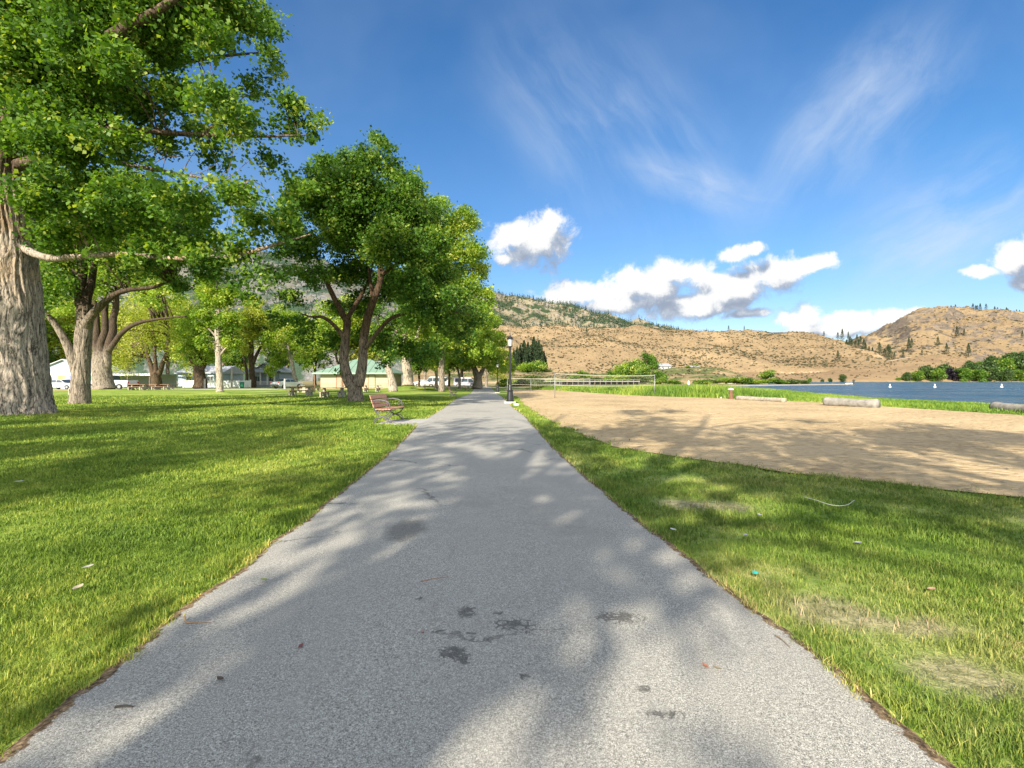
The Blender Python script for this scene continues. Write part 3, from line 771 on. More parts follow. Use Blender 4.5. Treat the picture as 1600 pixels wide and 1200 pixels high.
def place_copy(src, loc, rz, s, label, group=None):
    c = copy_tree(src); c.location = loc; c.rotation_euler = (0,0,rz); c.scale = (s if hasattr(s, '__len__') else (s, s, s))
    c['label'] = label
    if group: c['group'] = group
    return c
def park_trees():
    g = 'large trees on the park lawn'
    # the big cottonwood at the left edge
    def dead(tb, loc):
        rr = random.Random(5)
        for (x, y, d) in ((230,262,-1),(290,275,-1.4),(330,285,-1.6),(370,300,-1.7),(260,245,-1),(200,250,-.8),(150,330,-.5),(390,280,-1.6)):
            for k in range(5):
                a = loc(x, y, d); dx = rr.uniform(-35, 60); dy = rr.uniform(-30, 60)
                b = loc(x+dx*.5, y+dy*.3, d-.2); c = loc(x+dx, y+dy, d-.3)
                wood_tube(tb, [(*a,.018),(*b,.012),(*c,.004)], 4, 3, .02)
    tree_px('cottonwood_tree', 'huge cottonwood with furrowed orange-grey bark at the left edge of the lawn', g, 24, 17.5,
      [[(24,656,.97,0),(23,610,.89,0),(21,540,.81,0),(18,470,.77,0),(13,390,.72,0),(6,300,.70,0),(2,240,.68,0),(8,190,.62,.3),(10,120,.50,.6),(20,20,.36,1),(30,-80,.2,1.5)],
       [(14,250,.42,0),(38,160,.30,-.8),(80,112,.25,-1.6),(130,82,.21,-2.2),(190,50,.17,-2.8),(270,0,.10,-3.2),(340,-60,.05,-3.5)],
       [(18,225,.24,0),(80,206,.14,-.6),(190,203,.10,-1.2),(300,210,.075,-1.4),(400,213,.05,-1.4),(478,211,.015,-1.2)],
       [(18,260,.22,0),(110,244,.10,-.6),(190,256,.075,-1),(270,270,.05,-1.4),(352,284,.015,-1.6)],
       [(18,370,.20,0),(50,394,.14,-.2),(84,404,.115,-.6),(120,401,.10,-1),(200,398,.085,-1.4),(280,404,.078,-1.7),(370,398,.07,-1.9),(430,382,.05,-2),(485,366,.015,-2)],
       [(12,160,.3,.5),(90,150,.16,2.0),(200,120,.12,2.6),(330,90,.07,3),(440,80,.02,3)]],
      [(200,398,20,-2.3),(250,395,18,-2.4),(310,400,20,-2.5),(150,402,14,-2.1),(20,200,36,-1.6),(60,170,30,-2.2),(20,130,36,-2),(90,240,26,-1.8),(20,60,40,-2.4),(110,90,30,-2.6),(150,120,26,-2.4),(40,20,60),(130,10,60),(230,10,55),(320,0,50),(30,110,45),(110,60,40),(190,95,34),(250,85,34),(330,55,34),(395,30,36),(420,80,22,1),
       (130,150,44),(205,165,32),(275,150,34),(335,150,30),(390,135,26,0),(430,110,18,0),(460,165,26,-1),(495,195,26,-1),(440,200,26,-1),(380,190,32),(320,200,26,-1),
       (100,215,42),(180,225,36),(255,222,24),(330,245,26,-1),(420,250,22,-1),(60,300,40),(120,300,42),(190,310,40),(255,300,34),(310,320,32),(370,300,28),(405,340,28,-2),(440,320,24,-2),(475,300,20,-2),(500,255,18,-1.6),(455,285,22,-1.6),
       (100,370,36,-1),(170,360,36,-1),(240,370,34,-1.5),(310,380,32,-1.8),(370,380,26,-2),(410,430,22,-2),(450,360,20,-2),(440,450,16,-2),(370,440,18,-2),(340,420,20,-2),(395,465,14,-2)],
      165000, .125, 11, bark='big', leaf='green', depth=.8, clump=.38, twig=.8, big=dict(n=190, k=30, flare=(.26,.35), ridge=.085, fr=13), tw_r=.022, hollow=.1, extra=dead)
    tree_px('cottonwood_tree', 'grey-barked tree with a low left limb between the huge cottonwood and the pickup truck', g, 125, 26.8,
      [[(125,633,.45,0),(126,600,.40,0),(128,550,.38,0),(132,505,.37,0),(133,475,.35,0)],
       [(133,478,.34,0),(127,440,.26,0),(127,400,.18,.3),(124,350,.08,.5)],
       [(134,480,.30,0),(142,445,.2,.2),(147,410,.14,.5),(162,365,.06,1)],
       [(121,580,.30,0),(112,552,.23,-.3),(95,520,.17,-.6),(76,494,.13,-.9),(58,487,.09,-1.1),(36,466,.04,-1.3)],
       [(135,512,.28,0),(148,490,.21,-.4),(172,465,.16,-.8),(200,453,.12,-1.1),(240,449,.09,-1.3),(272,436,.04,-1.5)],
       [(128,450,.18,0),(112,430,.14,-.3),(100,412,.08,-.6)]],
      [(75,350,30),(95,395,30),(75,430,24),(125,355,34),(160,335,32),(165,390,28),(205,370,32),(250,380,32),(215,410,24),(290,395,30),(325,420,22),(300,350,30),(100,455,16),(70,460,18),(240,330,34),(200,432,20),(255,425,18),(280,440,14),(100,435,20),(60,475,14),(120,300,36),(200,300,36)],
      75000, .14, 12, leaf='green', clump=.4, twig=.5, big=dict(n=72, k=16, flare=(.18,.3), ridge=.06, fr=8), hollow=.3)
    tree_px('cottonwood_tree', 'thick double-stemmed tree standing in front of the white pickup truck', g, 162, 63,
      [[(163,608,1.15,0),(161,595,1.0,0),(158,570,.92,0),(157,550,.78,0)],
       [(155,556,.5,0),(150,525,.42,0),(150,490,.32,0),(146,450,.2,0)],
       [(158,556,.5,0),(163,515,.42,0),(166,470,.32,0),(165,420,.15,0)],
       [(166,575,.55,0),(171,540,.48,0),(177,505,.42,0),(182,470,.35,0),(186,430,.18,0)],
       [(171,548,.36,-.5),(188,522,.3,-1),(215,505,.24,-1.4),(250,498,.17,-1.6),(292,494,.07,-2)]],
      [(150,440,26),(190,415,28),(225,440,24),(120,420,26),(240,465,18),(170,390,28),(262,440,22),(210,375,28),(100,450,20),(95,480,16),(280,470,14)],
      24000, .26, 13, bark='grey', leaf='light', clump=.42, twig=.35, big=dict(n=60, k=12, flare=(.14,.8), ridge=.06, fr=8), tw_r=.06, hollow=.3)
    tree_px('willow_tree', 'yellow-green weeping willow with dark splayed stems behind the left picnic tables', g, 243, 85,
      [[(243,608,.95,0),(243,592,.8,0),(243,583,.72,0)],
       [(241,586,.45,0),(234,566,.38,0),(229,545,.3,0),(222,515,.15,0)],[(244,585,.35,0),(243,560,.3,0),(240,530,.2,0),(238,505,.1,0)],
       [(247,586,.45,0),(257,562,.36,0),(262,540,.3,0),(263,510,.15,0)]],
      [(190,545,17),(215,515,20),(240,495,20),(275,512,20),(295,540,18),(302,566,14),(182,568,13),(200,570,10),(250,470,18),(220,480,18),(280,480,18),(312,530,16),(205,540,16),(278,545,12),(225,455,16)],
      26000, .30, 14, bark='brown', leaf='willow', clump=.5, twig=.2, hang=1.3, flat=1.1, aspect=.4, tw_r=.06)
    tree_px('park_tree', 'tree with a short very thick dark trunk between the willow and the pale slim tree', g, 312, 78,
      [[(312,608,1.05,0),(312,592,.9,0),(312,578,.8,0),(310,555,.5,0),(308,530,.25,0)],[(314,580,.4,0),(325,560,.3,0),(338,535,.12,0)],[(310,580,.4,0),(298,560,.3,0),(288,540,.12,0)]],
      [(288,552,18),(312,548,20),(336,552,18),(300,520,22),(332,515,22),(318,488,22),(292,498,18),(350,535,14),(325,455,20)],
      20000, .28, 15, bark='brown', leaf='light', twig=.2, tw_r=.06)
    tree_px('birch_tree', 'slim pale-trunked tree on its own small grass mound in the open lawn', g, 343, 46.5,
      [[(344,616,.40,0),(343,605,.30,0),(342,560,.27,0),(341,520,.23,0),(340,480,.17,0),(338,440,.10,0),(337,400,.04,0)],
       [(341,560,.12,0),(352,545,.08,0),(366,535,.03,0)],[(341,530,.10,0),(328,515,.07,0),(316,508,.03,0)],[(341,500,.10,0),(356,485,.06,0),(368,478,.03,0)]],
      [(322,535,14),(364,532,15),(354,500,18),(322,500,18),(340,462,20),(360,462,16),(328,430,18),(348,405,16),(340,375,14),(368,500,12)],
      15000, .19, 16, bark='pale', leaf='light', twig=.4, tw_r=.04, depth=.6)
    tree_px('park_tree', 'dark two-stemmed tree with yellowish crown beside the blue porch house', g, 394, 90,
      [[(395,605,.62,0),(394,580,.5,0),(394,560,.46,0),(392,540,.38,0),(390,510,.15,0)],[(396,568,.35,0),(402,552,.28,0),(410,535,.15,0)],[(386,604,.3,1),(385,580,.25,1),(380,555,.12,1)]],
      [(384,520,17),(410,512,17),(398,494,17),(374,500,15),(424,524,14),(396,472,14),(368,530,12),(382,548,10),(412,542,9)],
      18000, .28, 17, bark='brown', leaf='willow', twig=.2, tw_r=.06)
    tree_px('park_tree', 'pale leaning young tree beside the white parked car', g, 463, 86,
      [[(463,606,.42,0),(459,580,.33,0),(453,556,.28,0),(447,530,.2,0),(440,500,.08,0)],[(455,562,.15,0),(466,545,.1,0),(474,530,.05,0)]],
      [(438,545,15),(452,520,17),(470,532,15),(425,528,15),(455,495,16),(435,492,15),(474,560,12),(430,565,12),(482,575,9),(425,580,9)],
      18000, .25, 18, bark='pale', leaf='light', twig=.2, tw_r=.05)
    tree_px('cottonwood_tree', 'large dark-leaved tree with a forked twin trunk in front of the green-roofed building', g, 556, 30,
      [[(556,629,.50,0),(555,616,.43,0),(554,604,.42,0),(553,597,.38,0)],
       [(549,602,.36,0),(542,587,.32,0),(538,568,.27,0),(538,546,.25,0),(541,522,.23,0),(543,500,.22,0)],
       [(559,602,.36,0),(564,584,.31,0),(567,560,.27,0),(568,535,.25,0),(573,502,.24,-.2),(583,470,.21,-.4),(592,447,.19,-.5),(595,428,.18,-.6),(592,405,.15,-.7),(586,386,.13,-.8),(592,376,.11,-.9),(606,368,.09,-1),(634,363,.06,-1.1),(668,357,.02,-1.2)],
       [(543,502,.2,0),(530,478,.17,-.3),(515,452,.15,-.6),(505,430,.13,-.8),(500,412,.09,-1),(490,392,.04,-1.2)],
       [(544,498,.16,0),(556,477,.14,.3),(568,455,.11,.6),(578,430,.08,.8),(585,398,.03,1)],
       [(539,530,.15,0),(522,508,.12,-.3),(505,496,.10,-.5),(486,495,.06,-.7),(466,488,.02,-.8)],
       [(584,470,.15,-.4),(579,446,.12,-.3),(577,424,.09,-.3),(573,396,.03,0)],
       [(595,430,.12,-.6),(613,417,.10,-1),(637,405,.08,-1.4),(668,397,.03,-1.8)],
       [(571,545,.15,0),(590,519,.13,-.8),(614,496,.11,-1.3),(650,488,.09,-1.7),(692,486,.06,-2),(734,491,.02,-2.2)],
       [(586,386,.10,-.8),(576,340,.08,-.4),(582,285,.05,0),(592,225,.015,0)]],
      [(590,212,13),(600,232,14),(575,250,22),(612,265,22),(540,256,24),(502,270,24),(642,292,24),(560,300,36),(612,322,36),(512,312,34),(468,305,26),(660,338,30),(452,350,26),(540,355,38),(600,375,36),(655,385,32),(480,385,26),(440,392,18),(552,415,34,1),(606,440,30,1.5),(650,440,30),(695,425,24),(705,465,26),(655,490,26),(705,505,24),(742,488,20),(495,430,22),(424,430,16),(452,425,16),(478,505,18,-.5),(515,530,20,1.5),(560,470,24,2),(592,535,20,1.5),(498,560,12,1),(640,545,20,1),(603,565,8,1),(680,545,18),(725,525,16),(530,480,18,1),(470,530,18,.5),(435,500,16,.5),(560,525,13,2.2),(650,565,14,1),(720,555,13,1),(455,465,18,.5),(520,560,10,1),(505,572,8,.8),(585,578,7,.5),(530,578,6,-.3),(610,560,12)],
      120000, .150, 19, bark='twin', leaf='dark', clump=.36, twig=.6, big=dict(n=72, k=12, flare=(.16,.3), ridge=.05, fr=7, stems=3), hollow=.3, depth=.8)
    tree_px('cottonwood_tree', 'pale trunk leaning left at the right corner of the green-roofed building', g, 614, 58,
      [[(615,612,.62,0),(611,592,.44,0),(606,567,.40,0),(600,540,.34,0),(592,510,.24,0),(585,480,.12,0)],[(604,560,.25,0),(614,530,.2,0),(626,500,.14,0),(636,470,.05,0)]],
      [(600,515,20),(628,500,22),(640,462,24),(618,440,24),(664,430,24),(664,478,22),(588,482,18),(598,545,12),(622,545,14),(600,400,26),(640,390,26)],
      26000, .25, 20, bark='pale', leaf='green', twig=.25, tw_r=.05)
    tree_px('cottonwood_tree', 'upright thick pale trunk on a grass rise just right of the building', g, 637, 70,
      [[(638,610,1.0,0),(637,595,.75,0),(636,572,.68,0),(635,550,.6,0),(630,515,.35,0),(626,470,.15,0)],[(637,560,.4,0),(650,530,.32,0),(662,495,.2,0),(672,450,.08,0)]],
      [(640,545,16),(662,540,18),(620,520,16),(655,505,20),(685,520,18),(670,465,24),(640,480,20),(690,480,20),(650,430,24),(672,575,8),(690,560,12)],
      26000, .27, 21, bark='pale', leaf='light', twig=.25, tw_r=.06)
    tree_px('cottonwood_tree', 'tall full-crowned tree whose right side stands clear against the blue sky', g, 690, 62,
      [[(690,609,.42,0),(690,590,.36,0),(691,560,.34,0),(692,520,.30,0),(696,470,.24,0),(700,410,.12,0),(702,350,.04,0)],[(692,520,.2,0),(716,480,.14,0),(738,440,.05,0)],[(692,500,.2,0),(675,455,.14,0),(668,410,.05,0)]],
      [(690,322,18),(716,345,22),(690,365,26),(738,352,14),(730,390,24),(706,410,28),(745,425,20),(672,400,26),(760,465,17),(728,450,26),(690,460,28),(745,495,22),(715,505,24),(765,510,14),(690,525,22),(735,540,18),(765,545,14),(660,440,24)],
      46000, .25, 22, bark='grey', leaf='light', twig=.3, tw_r=.05)
    tree_px('cottonwood_tree', 'squat grey-trunked tree at the far left end of the path', g, 746, 88,
      [[(746,607,1.1,0),(746,598,.8,0),(746,588,.7,0),(740,572,.4,0),(732,555,.15,0)],[(747,590,.5,0),(756,575,.35,0),(766,558,.12,0)]],
      [(745,560,16),(728,552,14),(762,552,14),(775,530,14),(752,530,16),(733,570,9),(768,572,10),(778,560,10),(712,560,14),(782,578,7),(745,510,14),(770,500,12)],
      26000, .25, 23, bark='grey', leaf='light', twig=.2, tw_r=.06)
    # generic far-off trees: three built, the rest copied
    gb = 'trees along the far side of the park'
    a = gen_tree('park_tree', '', gb, (0,0,0), 15, 6.0, 12000, .33, 31, leaf='light', tr=.35)
    b = gen_tree('park_tree', '', gb, (0,0,0), 17, 6.5, 12000, .33, 32, leaf='willow', tr=.4, cb=.18, hang=.8)
    c = gen_tree('park_tree', '', gb, (0,0,0), 14, 5.0, 12000, .30, 33, bark='brown', leaf='green', tr=.3)
    src = dict(a=a, b=b, c=c); used = set()
    spots = [('c',-120,118,1.59,'leafy tree at the far left edge beyond the park road'),
      ('a',20,112,1.67,'light green tree behind the huge cottonwood'),
      ('c',72,118,0.90,'dark green tree rising behind the flat-roofed carport'),
      ('b',105,125,1.45,'yellow-green tree behind the grey-roofed house'),
      ('a',150,128,1.67,'light green tree behind the pickup truck'),
      ('b',200,122,1.45,'yellow-green tree behind the carport roof end'),
      ('a',262,130,1.59,'light green tree behind the willow'),
      ('c',300,124,1.38,'mid green tree behind the white fence'),
      ('b',345,128,1.45,'yellow-green tree behind the slim pale tree'),
      ('c',372,112,0.75,'small green tree between the white fence and the porch house'),
      ('a',448,112,1.19,'light green tree behind the white parked car'),
      ('c',430,98,0.55,'low bright green tree right of the porch house'),
      ('c',492,118,1.31,'dark green tree left of the building roof'),
      ('a',530,112,1.50,'light green tree behind the left half of the green roof'),
      ('b',570,116,1.25,'yellow-green tree behind the middle of the green roof'),
      ('c',655,84,0.75,'small tree with low leaves beside the brown benches'),
      ('a',664,100,1.00,'light tree behind the parked white vehicles'),
      ('c',702,92,0.80,'thin dark-trunked tree left of the second path bench'),
      ('a',718,84,0.72,'light green low tree over the far bench'),
      ('a',682,78,0.80,'light tree with thin trunk before the parked vehicles'),
      ('b',760,112,0.90,'yellow-green tree where the path leaves the park'),
      ('c',722,120,1.10,'dark tree behind the end of the row'),
      ('a',787,118,0.62,'light green tree behind the far lamp post')]
    for (k, px, Y, s, lab) in spots:
        x = (px-800)/F*Y; loc = (x, Y, gz(x, Y)-.05)
        if k in used: place_copy(src[k], loc, rnd.uniform(0,6), (s, s, s*rnd.uniform(.92,1.1)), lab, gb)
        else: used.add(k); o = src[k]; o.location = loc; o.scale = (s,s,s); o['label'] = lab
    # trees standing behind and beside the photographer: their crowns throw the dappled shade on the foreground
    gs = 'path-side trees behind the viewpoint'
    t1 = gen_tree('path_tree', 'tall tree beside the path behind the viewpoint', gs, (0,0,0), 19, 5.8, 7200, .24, 41, tr=.5, leaf='green', cb=.3, twig=.3, hollow=.3, clump=.30, per=100)
    t2 = gen_tree('path_tree', 'broad tree beside the path behind the viewpoint', gs, (0,0,0), 16.5, 6.0, 6000, .24, 42, tr=.45, leaf='green', cb=.46, twig=.3, hollow=.3, clump=.30, per=100)
    first = {1: True, 2: True}
    for (k, x, y, s, rz, lab) in SHADERS:
        o = t1 if k == 1 else t2
        if first[k]: first[k] = False; o.location = (x, y, 0); o.scale = (s,s,s); o.rotation_euler = (0,0,rz); o['label'] = lab
        else: place_copy(o, (x, y, 0), rz, s, lab, gs)

SHADERS = [(1,-4.7,-9.2,1.0,.3,'tall tree just left of the path behind the viewpoint'),
           (2,1.8,-8.8,.95,1.3,'broad tree on the beach side of the path behind the viewpoint'),
           (2,-17,-6,.95,2.0,'broad tree on the lawn left of the viewpoint'),
           (1,-17,-17,1.05,2.0,'tall tree farther back on the left behind the viewpoint'),
           (1,8.5,-18,1.0,4.0,'tall tree behind the viewpoint near the beach'),
           (2,-25,0,1.0,4.2,'broad tree beyond the left edge of the view')]
def s_(n, *a, **k): return simple(n, *a, **k)

def bench(loc, rz, label, lod=0):
    """cast iron ends, wooden slats; faces local +x, length along y"""
    root = empty('park_bench', loc, rz, label, 'bench', 'benches along the left side of the path')
    wood = s_('bench_wood', (.46,.235,.15), .6, var=.35, scale=14)
    iron = s_('bench_iron', (.10,.10,.105), .45, .3, var=.4, scale=20)
    Ln = 1.5
    for k in range(5):       # seat slats
        x = .03+k*.098
        MB().box(x, x+.085, -Ln/2, Ln/2, .43-.006*k*(k<3), .463-.006*k*(k<3)).build('seat_slat', wood, root, bevel=.006)
    for (d, z0, z1) in ((-.03,.50,.60),(-.075,.625,.74),(-.12,.765,.885)):
        m = MB(); a = .33
        m.add([(d+dx+(z-z0)*-.33, y, z) for z in (z0, z1) for (dx, y) in ((0,-Ln/2),(.03,-Ln/2),(.03,Ln/2),(0,Ln/2))], [(0,3,2,1),(4,5,6,7),(0,1,5,4),(1,2,6,5),(2,3,7,6),(3,0,4,7)])
        o = m.build('back_slat', wood, root, bevel=.006)
        if z0 == .625:
            pl = MB().lathe([(.001,-.003),(.03,-.003),(.03,.004),(.001,.004)], 16)
            q = pl.build('plaque', s_('plaque', (.12,.11,.10), .4, .6), o); q.location = (-.055, .0, .68); q.rotation_euler = (0, R(72), 0)
    for s in (-1, 1):
        y = s*(Ln/2-.10); m = MB()
        # crossed curved legs, back upright and looped arm as one casting
        def arc(pts, r=.019): m.tube([(p[0], y, p[1]) for p in spline(pts, 6)], r, 8)
        arc([(.50,.42),(.40,.30),(.24,.22),(.06,.14),(-.06,0)]); arc([(.0,.42),(.08,.28),(.24,.20),(.38,.13),(.50,0)])
        arc([(-.06,.0),(-.04,.10),(.06,.18),(.24,.21),(.42,.18),(.50,.08),(.50,0)], .014)
        arc([(.52,.425),(.30,.41),(.0,.425)], .022)
        arc([(-.02,.40),(-.06,.55),(-.12,.70),(-.175,.89)], .020)
        arc([(-.11,.68),(.05,.73),(.25,.72),(.41,.66),(.46,.56),(.44,.44)], .018)
        arc([(.30,.60),(.36,.64),(.40,.58),(.35,.53),(.29,.56)], .012)
        arc([(.02,.42),(.10,.34),(.20,.34),(.24,.42)], .011)
        m.build('cast_iron_end', iron, root, True)
    return root

def lamp(loc, label, glow=(.50,.51,.48)):
    root = empty('lamp_post', loc, 0, label, 'lamp post', 'black lamp posts along the right side of the path')
    bl = s_('lamp_black', (.022,.022,.026), .35, .3, var=.3, scale=12, spec=.6)
    pl = MB().box(-.34,.34,-.34,.34,-.15,.10); pl.build('concrete_base', s_('lamp_base', (.50,.46,.36), .9, scale=10), root, bevel=.02)
    MB().lathe([(.235,.10),(.235,.16),(.205,.20),(.185,.45),(.165,.66),(.175,.70),(.175,.76),(.135,.80),(.12,.84),(.10,.98),(.082,1.08),(.095,1.11),(.075,1.15)], 16, ).build('pedestal', bl, root)
    m = MB(); fl = []
    for k in range(16): fl.append(k)
    m.lathe([(.070,1.12),(.068,2.0),(.058,3.10),(.075,3.13),(.075,3.17),(.055,3.20),(.06,3.25),(.11,3.30),(.12,3.34)], 16); m.build('pole', bl, root)
    L = empty('lantern', (0,0,0), 0, None, None); L.parent = root
    MB().lathe([(.105,3.345),(.15,3.70),(.155,3.74)], 12).build('lamp_glass', s_('lamp_glass', glow, .25, var=.08, spec=.6), L)
    c = MB()
    for k in range(6):
        a = k*math.pi/3; c.tube([(.11*math.cos(a), .11*math.sin(a), 3.34),(.162*math.cos(a), .162*math.sin(a), 3.75)], .008, 5)
    c.build('lantern_cage', bl, L)
    MB().lathe([(.20,3.745),(.205,3.77),(.12,3.86),(.07,3.93),(.055,3.98),(.03,4.02),(.018,4.07),(.028,4.10),(.004,4.20)], 16).build('lantern_cap', bl, L)
    return root

def picnic_table(loc, rz, label, concrete=True):
    root = empty('picnic_table', loc, rz, label, 'picnic table', 'picnic tables on the lawn')
    wood = s_('table_wood', (.30,.18,.11), .7, var=.35, scale=10); con = s_('table_concrete', (.33,.30,.24), .9, scale=8)
    t = MB()
    for k in range(5): t.box(-1.05,1.05,-.37+k*.15,-.37+k*.15+.138,.72,.765)
    t.build('tabletop', wood, root)
    for s in (-1, 1):
        b = MB()
        for k in range(2): b.box(-1.05,1.05,s*.72-.14+k*.145,s*.72-.14+k*.145+.135,.42,.46)
        b.build('bench_seat', wood, root)
        x = s*.70; l = MB()
        l.prism([(-.30,0),(.30,0),(.20,.16),(.16,.72),(-.16,.72),(-.20,.16)], -.07, .07)
        l.v = [(x+v[1], v[0], v[2]) for v in l.v]
        l.box(x-.06,x+.06,-.86,.86,.30,.418); l.box(x-.06,x+.06,-.84,-.66,0,.298); l.box(x-.06,x+.06,.66,.84,0,.298)
        l.build('leg', con, root)
    return root

def wheels(root, xs, y, r, w=.2):
    ty = s_('tyre', (.025,.025,.025), .8); rim = s_('rim', (.45,.45,.46), .3, .7)
    for x in xs:
        for s in (-1, 1):
            m = MB(); m.lathe([(r*.6,-w/2),(r*.95,-w/2),(r,-w*.35),(r,w*.35),(r*.95,w/2),(r*.6,w/2)], 20)
            m.v = [(v[0], v[2], v[1]) for v in m.v]; m.f = [f[::-1] for f in m.f]
            W_ = m.build('wheel', ty, root, True); W_.location = (x, s*y, r)
            h = MB(); h.lathe([(.02,-w/2-.005),(r*.55,-w/2-.005),(r*.60,0),(r*.55,w/2+.005),(.02,w/2+.005)], 16)
            h.v = [(v[0], v[2], v[1]) for v in h.v]; h.f = [f[::-1] for f in h.f]; h.build('rim', rim, W_)

def side_shell(prof, half, tuck):
    """car body from a side outline; upper points pulled in by tuck"""
    m = MB(); n = len(prof); rows = []
    zmax = max(p[1] for p in prof)
    ys = [-1, -.93, 0, .93, 1]
    vs = []
    for yi, t in enumerate(ys):
        for (x, z) in prof:
            w = half*(1-tuck*max(0, (z-.95)/(zmax-.95)) if z > .95 else 1)
            zz = z-(.03 if abs(t) == 1 else 0); vs.append((x, t*w, zz))
    fs = [(i*n+k, i*n+(k+1)%n, (i+1)*n+(k+1)%n, (i+1)*n+k) for i in range(4) for k in range(n)]
    fs += [tuple(range(n-1,-1,-1)), tuple(4*n+k for k in range(n))]
    m.add(vs, fs); return m

def arches(x0, r, n=6):
    return [(x0-r*math.cos(math.pi*k/n), .30+r*.95*math.sin(math.pi*k/n)) for k in range(n+1)]
def vehicle(name, label, cat, loc, rz, kind, colour, group=None, sc=1):
    root = empty(name, loc, rz, label, cat, group); root.scale = (sc, sc, sc)
    paint = s_('paint_'+kind+str(colour[2]), colour, .3, .1, var=.04, spec=.6); glass = s_('car_glass', (.05,.07,.085), .12, 0, var=.2, spec=.8)
    blk = s_('trim', (.03,.03,.03), .6)
    if kind == 'truck':
        xf, xr, hw = 1.85, -1.75, .95
        pr = [(-2.75,.42)]+arches(xr,.47)+arches(xf,.47)+[(2.75,.42),(2.80,.80),(2.70,1.08),(1.45,1.18),(.75,1.78),(-.30,1.82),(-.62,1.20),(-.65,1.18),(-2.80,1.16)]
        wins = [[(1.25,1.20),(.70,1.68),(.38,1.70),(.38,1.20)],[(.30,1.20),(.30,1.70),(-.25,1.72),(-.45,1.20)]]
        ws = [(1.44,1.19),(.78,1.75)]; rw = [(-.60,1.24),(-.36,1.76)]
    elif kind == 'sedan':
        xf, xr, hw = 1.38, -1.35, .88
        pr = [(-2.2,.38)]+arches(xr,.38)+arches(xf,.38)+[(2.25,.38),(2.28,.65),(2.1,.80),(1.0,.95),(.35,1.40),(-.75,1.43),(-1.55,1.02),(-2.2,.95)]
        wins = [[(.92,.97),(.33,1.34),(-.15,1.36),(-.15,.97)],[(-.22,.97),(-.22,1.36),(-.75,1.36),(-1.35,1.0)]]
        ws = [(1.0,.96),(.37,1.39)]; rw = [(-1.50,1.05),(-.80,1.41)]
    else:
        xf, xr, hw = 1.6, -1.5, .95
        pr = [(-2.5,.40)]+arches(xr,.42)+arches(xf,.42)+[(2.4,.40),(2.45,.85),(2.1,1.05),(1.4,1.95),(1.1,2.1),(-2.4,2.1),(-2.5,1.9)]
        wins = [[(1.95,1.1),(1.45,1.8),(.7,1.8),(.7,1.1)],[(.6,1.1),(.6,1.8),(-.7,1.8),(-.7,1.1)],[(-.8,1.1),(-.8,1.8),(-2.2,1.8),(-2.2,1.1)]]
        ws = [(2.10,1.08),(1.43,1.93)]; rw = [(-2.52,1.2),(-2.52,1.8)]
    body = side_shell(pr, hw, .16).build('body', paint, root, bevel=.03)
    zm = max(p[1] for p in pr)
    for wpts in wins:
        for s in (-1, 1):
            m = MB(); vs = []
            for off in (-.02, .012):
                for (x, z) in wpts:
                    w = hw*(1-.16*max(0, (z-.95)/(zm-.95))); vs.append((x, s*(w+off), z))
            n = len(wpts); m.add(vs, [tuple(range(n)), tuple(range(2*n-1, n-1, -1))]+[(i, i+n, (i+1)%n+n, (i+1)%n) for i in range(n)])
            m.build('window', glass, root)
    for nm, (a, b), sg in (('windshield', ws, 1), ('rear_window', rw, -1)):
        m = MB(); vs = []
        for off in (0, .02*sg):
            for (x, z) in (a, b):
                w = hw*(.84 if z > 1.3 else .90)
                vs += [(x+off, -w*.95, z+.01), (x+off, w*.95, z+.01)]
        m.add(vs, [(0,1,3,2),(4,6,7,5),(0,2,6,4),(1,5,7,3),(0,4,5,1),(2,3,7,6)]); m.build(nm, glass, root)
    xe = max(p[0] for p in pr); xb = min(p[0] for p in pr)
    MB().box(xe-.05,xe+.07,-hw*.95,hw*.95,.40,.58).build('bumper', blk if kind != 'truck' else s_('chrome', (.5,.5,.5), .3, .8), root, bevel=.02)
    MB().box(xb-.07,xb+.05,-hw*.95,hw*.95,.42,.60).build('bumper', blk, root, bevel=.02)
    for s in (-1, 1):
        MB().box(xe-.06,xe+.02,s*hw*.72-.14,s*hw*.72+.14,.66,.82).build('headlight', s_('headlight', (.7,.7,.68), .15), root)
        MB().box(xb-.025,xb+.05,s*hw*.84-.09,s*hw*.84+.09,.78,1.0).build('tail_light', s_('tail_light', (.4,.02,.02), .3), root)
    if kind == 'truck':
        MB().box(-2.68,-.75,-.84,.84,1.165,1.172).build('cargo_bed', blk, root)
    wheels(root, (xf, xr), hw-.08, .36 if kind != 'sedan' else .32)
    return root

